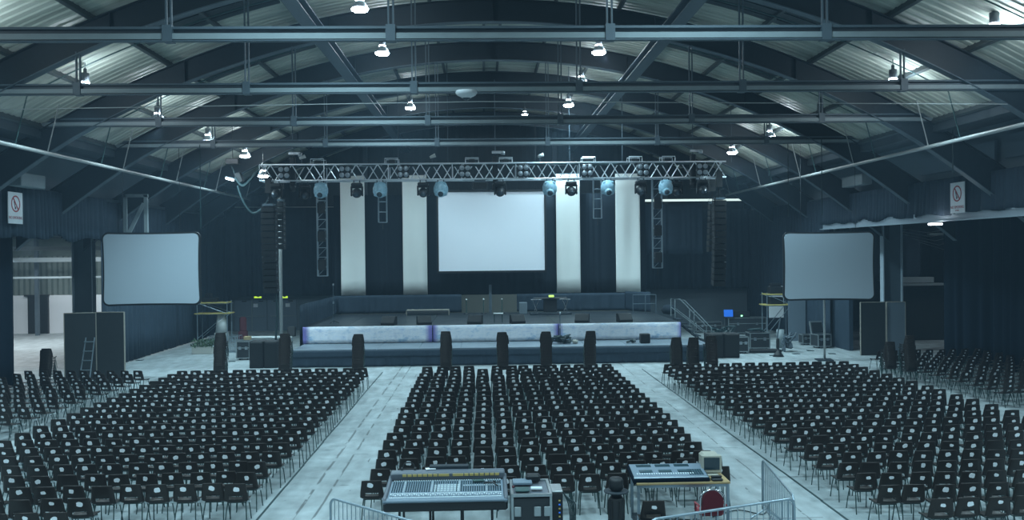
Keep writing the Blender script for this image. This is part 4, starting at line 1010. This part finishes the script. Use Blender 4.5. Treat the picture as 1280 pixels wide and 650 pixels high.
# floor scraps
q = random.Random(8)
for i, (px, py) in enumerate(((935, 439), (960, 438.5), (966, 446), (995, 444), (1040, 444), (1013, 440), (290, 451), (160, 449), (175, 449))):
    D = 5.1*F/(py-316-(640-px)*.0108*-1+0) if False else 5.1*F/(py-(316-(px-605)*.0108)); p = P(px, py, D)
    tag(MB().box((p.x, D, .012), (.32, .28, .02), rz=q.uniform(-.2, .2)).build('floor_tape', 'tape'), 'dark patch of tape on the open floor, %s of nine' % ORD[i], 'tape', 'tape patches on the floor')
# wall boxes high right
for px, py, D, w in ((1074, 226, 41, 1.4), (1010, 236, 50, 1.3), (48, 226, 33, 1.1)):
    a = P(px, py, D); tag(MB().box((XR-.5 if px > 600 else XL+.5, D, a.z), (.5, w*1.6, .5), bev=.03).build('ventilation_box', 'steel_light'), 'pale ventilation box above the pelmet, %s' % ('nearer the no smoking sign' if px == 1074 else 'far end' if px == 1010 else 'bright store side'), 'duct')
# ------------------------------------------------------------------ no smoking signs
def no_smoking(D, side, zc, label, second):
    t = thing('no_smoking_sign', label, 'sign', ((XL+.36) if side < 0 else (XR-.46), D, zc)); t.rotation_euler = (0, 0, PI/2 if side < 0 else -PI/2)
    MB().box((0, 0, 0), (.98, .03, 1.14), bev=.006).build('board', 'sign_white', t)
    b = MB(); n = 32; ro, ri = .3, .25; vs = []
    for j in range(n):
        a = 2*PI*j/n
        for r in (ro, ri): vs += [(r*math.cos(a), -.018, r*math.sin(a)+.15), (r*math.cos(a), -.024, r*math.sin(a)+.15)]
    fs = []
    for j in range(n):
        k = (j+1) % n; fs += [(4*j+1, 4*j+3, 4*k+3, 4*k+1), (4*j, 4*j+1, 4*k+1, 4*k), (4*j+2, 4*k+2, 4*k+3, 4*j+3)]
    b.add(vs, fs); b.box((0, -.023, .15), (.54, .008, .05), ry=.9); b.build('prohibition_ring', 'sign_red', t)
    MB().box((-.06, -.02, .1), (.3, .006, .035), ry=1.25).box((-.02, -.02, .0), (.07, .006, .09), ry=.3).build('cigarette', 'black', t)
    def txt(s, size, z):
        c = bpy.data.curves.new('lettering', 'FONT'); c.body = s; c.size = size; c.align_x = 'CENTER'; c.extrude = .002; c.materials.append(M['sign_red'])
        o = bpy.data.objects.new('lettering', c); COL.objects.link(o); o.parent = t; o.location = (0, -.019, z); o.rotation_euler = (PI/2, 0, 0)
        bpy.context.view_layer.update(); me = bpy.data.meshes.new_from_object(o); n_ = bpy.data.objects.new('lettering', me); COL.objects.link(n_); n_.parent = t; n_.location = o.location; n_.rotation_euler = o.rotation_euler; bpy.data.objects.remove(o); n_.name = 'lettering'
    txt('NO SMOKING', .145, -.4); 
    if second: txt('IN HERE', .07, -.5)
a = onX(19, 260, XL+.36); no_smoking(a.y, -1, a.z, 'white no smoking sign on the pelmet above the bright store opening', False)
a = onX(1197, 247, XR-.46); no_smoking(a.y, 1, a.z, 'white no smoking sign on the pelmet above the pale lintel', True)
# ------------------------------------------------------------------ mixing position
# large audio console
px_l, px_r = P(478, 632, 14.95), P(634.5, 632, 14.95)
cx = (px_l.x+px_r.x)/2; W = 2.14
t = thing('mixing_console', 'large grey audio mixing console with rows of faders and amber strip', 'mixing desk', (cx, 15.62, .0))
tilt = .1
def desk_T(z=0): return Matrix.Translation((0, 0, .93+z)) @ Matrix.Rotation(tilt, 4, 'X')
MB().box((0, .02, -.1), (W, 1.2, .2), T=desk_T(), bev=.03).build('body', 'black', t)
MB().box((0, -.12, .008), (W-.14, .92, .015), T=desk_T()).build('control_surface', 'desk_grey', t)
MB().box((0, -.56, .0), (W, .12, .05), T=desk_T(), bev=.015).build('arm_rest', 'desk_grey', t)
for s in (-1, 1): MB().box((s*(W/2-.03), 0, .0), (.07, 1.22, .1), T=desk_T(), bev=.02).build('end_cheek', 'desk_rim', t)
mb_ = MB().box((0, .5, .07), (W-.06, .2, .14), T=desk_T(), bev=.02); mb_.build('meter_bridge', 'desk_rim', t)
b = MB()
for i in range(18):
    w = .085 if i not in (8, 9) else .15; x = -.78+i*.093+(0.0 if i < 9 else .1); b.box((x, .39, .1), (w*.86, .012, .045), T=desk_T())
b.build('scribble_strip', 'amber', t)
b = MB(); c = MB(); fdr = MB()
for i in range(48):
    x = -W/2+.12+i*(W-.24)/47
    for j in range(9):
        y = -.2+.52*j/8
        if 20 <= i <= 27 and j < 6: continue
        (c if (j == 8 or (j == 4 and i > 30) or i % 12 == 5) else b).lathe([(.012, .014), (.011, .034), (.001, .036)], 6, T=desk_T() @ Matrix.Translation((x, y, 0)), sm=False)
    fdr.box((x, -.36-.06*((i*7) % 5)/5, .028), (.017, .045, .022), T=desk_T()); b.box((x, -.36, .0165), (.006, .17, .003), T=desk_T())
for i in range(8):
    for j in range(6): c.box((-.2+i*.058, -.2+j*.06, .02), (.042, .022, .012), T=desk_T())
b.build('knob_row', 'knob_dark', t)['kind'] = 'stuff'; c.build('button_row', 'knob_light', t)['kind'] = 'stuff'; fdr.build('fader_row', 'knob_light', t)['kind'] = 'stuff'
b = MB().box((0, -.27, .0175), (W-.2, .015, .004), T=desk_T()).box((0, -.46, .0175), (W-.2, .02, .004), T=desk_T()); b.build('pale_strip', 'knob_light', t)
for x in (-.8, -.27, .27, .8):
    for y in (-.4, .4): MB().box((x, y, .4), (.04, .04, .8)).build('stand_leg', 'black', t)
b = MB(); 
for y in (-.4, .4): b.box((0, y, .79), (1.9, .05, .05)); b.box((0, y, .2), (1.7, .03, .03))
b.build('stand_frame', 'black', t)
# small things on the console
zc = 1.02
t = thing('headset', 'dark headset and cables on the console corner', 'headset', (cx-.72, 16.2, 1.13)); MB().tube(hang([(-.12, 0, 0), (-.08, .02, .1), (.0, 0, .13), (.08, .02, .1), (.12, 0, 0)], .01), .012, 6).build('headband', 'black', t)
for s in (-1, 1): MB().lathe([(.001, -.02), (.045, -.02), (.045, .02), (.001, .02)], 10, T=Matrix.Translation((s*.12, 0, 0)) @ Matrix.Rotation(PI/2, 4, 'Y')).build('ear_cup', 'black', t)
tag(MB().box((cx+.02, 16.27, 1.15), (.72, .16, .07), bev=.01).build('rack_processor', 'steel_dark'), 'flat grey unit lying behind the console meters', 'equipment')
tag(MB().box((cx-.32, 16.2, 1.14), (.18, .12, .012), rz=.2).build('paper_sheet', 'paper'), 'white paper sheet beside the flat grey unit on the console', 'paper')
t = thing('desk_microphone', 'small black microphone lying on the console faders', 'microphone', (cx+.8, 15.6, .985)); MB().tube([(-.12, .1, .02), (.02, .02, .03), (.1, -.12, .01)], .014, 6).build('body', 'black', t); MB().lathe([(.001, -.03), (.03, 0), (.001, .03)], 8, T=Matrix.Translation((.04, .03, .04))).build('head', 'black', t); MB().tube([(-.15, 0, .02), (.15, .05, .03)], .01, 6).build('clip', 'black', t)
tag(MB().box((cx+.56, 15.83, 1.0), (.2, .1, .03), rz=.1, bev=.01).build('small_device', 'pipe_dark'), 'small dark green device on the console knobs', 'device')
# road case with outboard gear
p = P(663, 640, 14.9); t = thing('rack_case', 'road case beside the console with open top full of gear', 'case', (p.x+.03, 15.5, 0)); w, d, h = .66, .95, .84
MB().box((0, 0, .1+h/2-.03), (w-.02, d-.02, h-.06)).build('body', 'case_black', t)
b = MB()
for sx in (-1, 1):
    for sy in (-1, 1): b.box((sx*w/2, sy*d/2, .1+h/2), (.04, .04, h))
    b.box((sx*w/2, 0, .1+h), (.045, d+.04, .045)); b.box((sx*w/2, 0, .12), (.04, d, .04))
for sy in (-1, 1): b.box((0, sy*d/2, .1+h), (w+.04, .045, .05)); b.box((0, sy*d/2, .12), (w, .04, .04))
b.build('edge_trim', 'case_edge', t)
for x in (-.24, 0.1, .27): MB().box((x, -d/2-.012, .66), (.12, .025, .17), bev=.01).build('catch', 'case_edge', t)
MB().box((0, 0, .1+h-.02), (w-.05, d-.05, .03)).build('gear_panel', 'desk_rim', t)
for sx in (-1, 1):
    for sy in (-1, 1): MB().lathe([(.001, -.02), (.05, -.02), (.05, .02), (.001, .02)], 10, T=Matrix.Translation((sx*.24, sy*.36, .05)) @ Matrix.Rotation(PI/2, 4, 'X')).build('caster', 'rubber', t)
zt = .96
tag(MB().box((p.x-.1, 15.72, zt+.03), (.34, .3, .05), bev=.01).build('disc_player', 'desk_grey'), 'grey disc player on the road case', 'player')
tag(MB().box((p.x+.13, 15.32, zt+.02), (.2, .13, .03), rz=-.05, bev=.005).build('lit_meter', 'knob_light'), 'small white panel on the road case', 'panel')
tag(MB().box((p.x-.12, 15.25, zt+.02), (.25, .25, .03), bev=.01).build('effects_unit', 'pipe_dark'), 'dark green effects unit at the front of the road case', 'device')
tag(MB().box((p.x+.1, 15.85, zt+.07), (.26, .2, .13), bev=.03).build('black_pouch', 'black'), 'black pouch at the back of the road case', 'pouch')
tag(MB().lathe([(.001, 0), (.025, .01), (.025, .04), (.001, .05)], 8, T=Matrix.Translation((p.x-.27, 15.42, zt))).build('red_plug', 'red_misc'), 'small red plug on the road case', 'plug')
t = thing('cable_post', 'narrow black rack with blue and yellow plugs beside the road case', 'rack', (p.x+.49, 15.6, 0)); MB().box((0, 0, .45), (.2, .6, .9), bev=.02).build('body', 'black', t); MB().box((0, -.05, .91), (.2, .5, .03), bev=.01).build('top_panel', 'case_edge', t)
for i in range(9): MB().box((.04, -.31, .2+i*.07), (.03, .02, .02)).build('plug', 'laptop' if i % 2 else 'amber', t)
for i in range(5):
    x0 = p.x+.6+.03*i; tag(MB().tube(hang([(x0-.02, 15.5, .9-.05*i), (x0+.1, 15.45, .65), (x0+.12, 15.4, .25), (x0+.02+.1*i, 15.3, .02), (x0+.3+.1*i, 15.1-.1*i, .015)], .01), .012, 5).build('signal_cable', 'cable'), '%s black cable from the road case, looping down to the floor' % ORD[i], 'cable', 'cables from the road case')
# followspot-like dark stand
p = P(771.5, 640, 14.9); t = thing('smoke_fan', 'black cylindrical stage unit with a round flange on a stand', 'equipment', (p.x, 15.0, 0))
MB().lathe([(.001, 0), (.13, 0), (.13, .86), (.1, .9), (.001, .9)], 16).build('column', 'black', t); MB().lathe([(.08, .97), (.21, .975), (.215, .99), (.21, 1.0), (.08, 1.0)], 20).build('flange', 'steel_dark', t)
MB().lathe([(.001, .9), (.09, .9), (.08, 1.0), (.125, 1.04), (.125, 1.17), (.1, 1.22), (.001, 1.22)], 16).build('head', 'black', t); b = MB()
for k in range(6): b.tube([(.13*math.cos(k), .13*math.sin(k), 0.1), (.135*math.cos(k), .135*math.sin(k), .84)], .012, 5)
b.build('rib', 'rubber', t)
# table with lighting desk
a, c = P(797, 604, 15.85), P(913, 602, 15.95); TW = c.x-a.x; tx = (a.x+c.x)/2; ty = 16.35; TH = .86
t = thing('wooden_table', 'wooden topped table with grey metal legs holding the lighting desk', 'table', (tx, ty, 0))
MB().box((0, 0, TH-.02), (TW, .8, .04), bev=.005).build('tabletop', 'wood', t)
for sx in (-1, 1):
    for sy in (-1, 1): MB().box((sx*(TW/2-.04), sy*.36, (TH-.04)/2), (.05, .05, TH-.04)).build('leg', 'galv', t)
b = MB(); [b.box((0, sy*.36, TH-.07), (TW-.1, .03, .05)) for sy in (-1, 1)]; [b.box((sx*(TW/2-.04), 0, TH-.07), (.03, .7, .05)) for sx in (-1, 1)]; b.build('apron_rail', 'galv', t)
MB().box((-TW/2+.28, .0, .06), (.5, .6, .12)).build('foot_box', 'steel_dark', t)
LX = (P(791, 600, 16).x+P(888, 600, 16).x)/2
t = thing('lighting_desk', 'blue grey lighting desk on the wooden table', 'lighting desk', (LX, ty-.02, TH))
TT = Matrix.Translation((0, 0, .1)) @ Matrix.Rotation(.14, 4, 'X')
MB().box((0, 0, -.03), (1.42, .72, .1), T=TT, bev=.02).build('body', 'drape_blue', t); MB().box((0, -.3, .02), (1.38, .06, .03), T=TT, bev=.01).build('front_strip', 'galv', t); MB().box((0, .01, .024), (1.36, .66, .012), T=TT).build('panel', 'desk_grey', t)
b = MB(); c2 = MB()
for i in range(3):
    for j in range(3): b.box((-.42+.36*i, .2+.04*j, .035), (.28, .018, .012), T=TT)
    b.box((-.42+.36*i, -.03, .036), (.24, .1, .012), T=TT)
for i in range(24): c2.box((-.6+i*.045, -.16, .037), (.02, .05, .012), T=TT)
for i in range(6):
    for j in range(4): b.box((.38+i*.045, -.2+j*.07, .036), (.033, .045, .012), T=TT)
b.build('button_bank', 'knob_dark', t)['kind'] = 'stuff'; c2.build('fader_bank', 'knob_light', t)['kind'] = 'stuff'
mp_ = P(891.5, 590, 16.3)
t = thing('crt_monitor', 'old beige tube monitor on the wooden table', 'monitor', (mp_.x, 16.45, TH), -.06)
MB().box((0, 0, .02), (.24, .26, .04), bev=.01).build('base', 'crt', t); MB().box((0, -.02, .22), (.38, .1, .34), bev=.02).build('bezel', 'crt', t)
MB().box((0, .2, .23), (.34, .34, .3), bev=.04, rx=0, taper=(.9, .8)).build('case', 'crt', t); MB().box((0, -.075, .23), (.29, .012, .23), bev=.004).build('tube_face', 'crt_glass', t)
t = thing('telephone', 'small black telephone in front of the beige monitor', 'telephone', (P(895, 592, 16.1).x, 16.05, TH)); MB().box((0, 0, .025), (.2, .16, .05), bev=.015).build('body', 'black', t); MB().box((0, .02, .07), (.2, .05, .035), bev=.012).build('handset', 'black', t)
# red banquet chair
rp = P(889.5, 616, 15.35); t = thing('banquet_chair', 'red padded banquet chair with chrome frame behind the barrier', 'chair', (rp.x, 15.3, 0), .03)
n = 14; pts = [(-.2, .48)]+[(-.215+0*i, .5+.2*i/3) for i in range(3)]+[(.215*math.cos(PI-PI*i/n), .72+.18*math.sin(PI*i/n)) for i in range(n+1)]+[(.215, .7-.2*i/3) for i in range(1, 3)]+[(.2, .48)]
b = MB(); b.prism([(x*.86, z if z < .6 else .46+(z-.46)*.95) for x, z in pts], -.04, .03); b.build('backrest', 'red_fabric', t)
MB().tube([(x*1.02, -.005, .0+z) for x, z in pts], .018, 8).build('back_frame', 'chrome', t)
MB().box((0, .24, .45), (.43, .43, .07), bev=.03).build('seat', 'red_seat', t)
for sx in (-1, 1): MB().tube([(sx*.205, 0, .5), (sx*.2, -.08, 0)], .014, 6).build('leg', 'chrome', t); MB().tube([(sx*.19, .42, .43), (sx*.2, .47, 0)], .014, 6).build('leg', 'chrome', t); MB().tube([(sx*.24, -.02, .62), (sx*.25, .22, .62), (sx*.22, .3, .45)], .02, 6).build('arm', 'red_seat', t)
t = dup(proto, (P(817, 632, 15.0).x, 15.0+CH, 0), .02, 'lone brown plastic chair behind the barrier in front of the lighting desk'); t['group'] = 'loose chairs'
tag(MB().box((3.4, 15.3, .012), (2.9, 1.7, .016)).build('floor_mat', 'mat'), 'blue grey mat under the lighting desk position', 'mat')
tag(MB().tube(hang([(4.3, 16.6, .02), (4.9, 17.0, .02), (5.3, 16.7, .02), (5.6, 17.3, .02), (5.0, 15.6, .03), (4.3, 15.6, .03)], .01), .012, 5).build('floor_cable', 'cable'), 'dark cable trailing from the table to the barrier', 'cable')
tangle('floor_cables', (3.6, 16.3, 0.02), .5, .3, 16, 'cable', 'loose cables on the floor under the wooden table', 'cables', 31, .012, .02)
# crowd barriers
def barrier(a, c, label, ext=0, n=20):
    a, c = Vector(a), Vector(c); d = (c-a); L = d.length; rz = math.atan2(d.y, d.x)
    t = thing('crowd_barrier', label, 'barrier', (a.x, a.y, 0), rz, 'steel crowd barriers')
    r = .021; rad = .14
    arc = [(rad-rad*math.cos(PI/2*i/6), 0, 1.08-rad+rad*math.sin(PI/2*i/6)) for i in range(7)]
    arc2 = [(L-x, y, z) for x, y, z in reversed(arc)]
    MB().tube([(0, 0, .12)]+arc+arc2+[(L, 0, .12)], r, 8).build('outer_frame', 'galv', t)
    MB().tube([(0, 0, .2), (L, 0, .2)], .017, 8).build('bottom_rail', 'galv', t)
    for i in range(1, n): MB().tube([(L*i/n, 0, .2), (L*i/n, 0, 1.075)], .0075, 6).build('upright_bar', 'galv', t)
    for x in (.25, L-.25): MB().tube([(x, -.28, .01), (x, 0, .19), (x, .28, .01)], .018, 6).build('foot', 'galv', t)
    MB().box((L+.03, 0, .75), (.06, .03, .05)).build('hook', 'galv', t)
a = P(413, 621, 14.6); c = P(517, 651.5, 13.2); d = Vector((c.x-a.x, -1.4)).normalized()*2.2
barrier((a.x, 14.6), (a.x+d.x, 14.6+d.y), 'steel crowd barrier in front of the mixing console')
a = P(953, 577.5, 16.7); c = P(997, 626, 14.06)
barrier((a.x, 16.7), (c.x-.04, 14.12), 'steel crowd barrier running toward the stage beside the red chair', n=22)
e = P(815, 650, 13.07); barrier((c.x-.06, 14.04), (e.x-.05, 13.05), 'steel crowd barrier running across in front of the red chair', n=22)
# ------------------------------------------------------------------ haze
# ------------------------------------------------------------------ world, view
w = bpy.data.worlds.new('world'); scn.world = w; w.use_nodes = True; w.node_tree.nodes['Background'].inputs[0].default_value = (.12, .3, .42, 1); w.node_tree.nodes['Background'].inputs[1].default_value = .2
v = w.node_tree.nodes.new('ShaderNodeVolumeScatter'); v.inputs['Density'].default_value = .0013; v.inputs['Color'].default_value = (.5, .76, 1, 1); v.inputs['Anisotropy'].default_value = .25
w.node_tree.links.new(v.outputs[0], w.node_tree.nodes['World Output'].inputs['Volume'])
vs_ = scn.view_settings; vs_.view_transform = 'Standard'; vs_.look = 'None'; vs_.exposure = -0.08; vs_.gamma = 1; vs_.use_curve_mapping = False
scn.cycles.use_denoising = True; scn.cycles.max_bounces = 5; scn.cycles.diffuse_bounces = 3; scn.cycles.volume_bounces = 0; scn.cycles.use_adaptive_sampling = True
scn.cycles.sample_clamp_indirect = 4
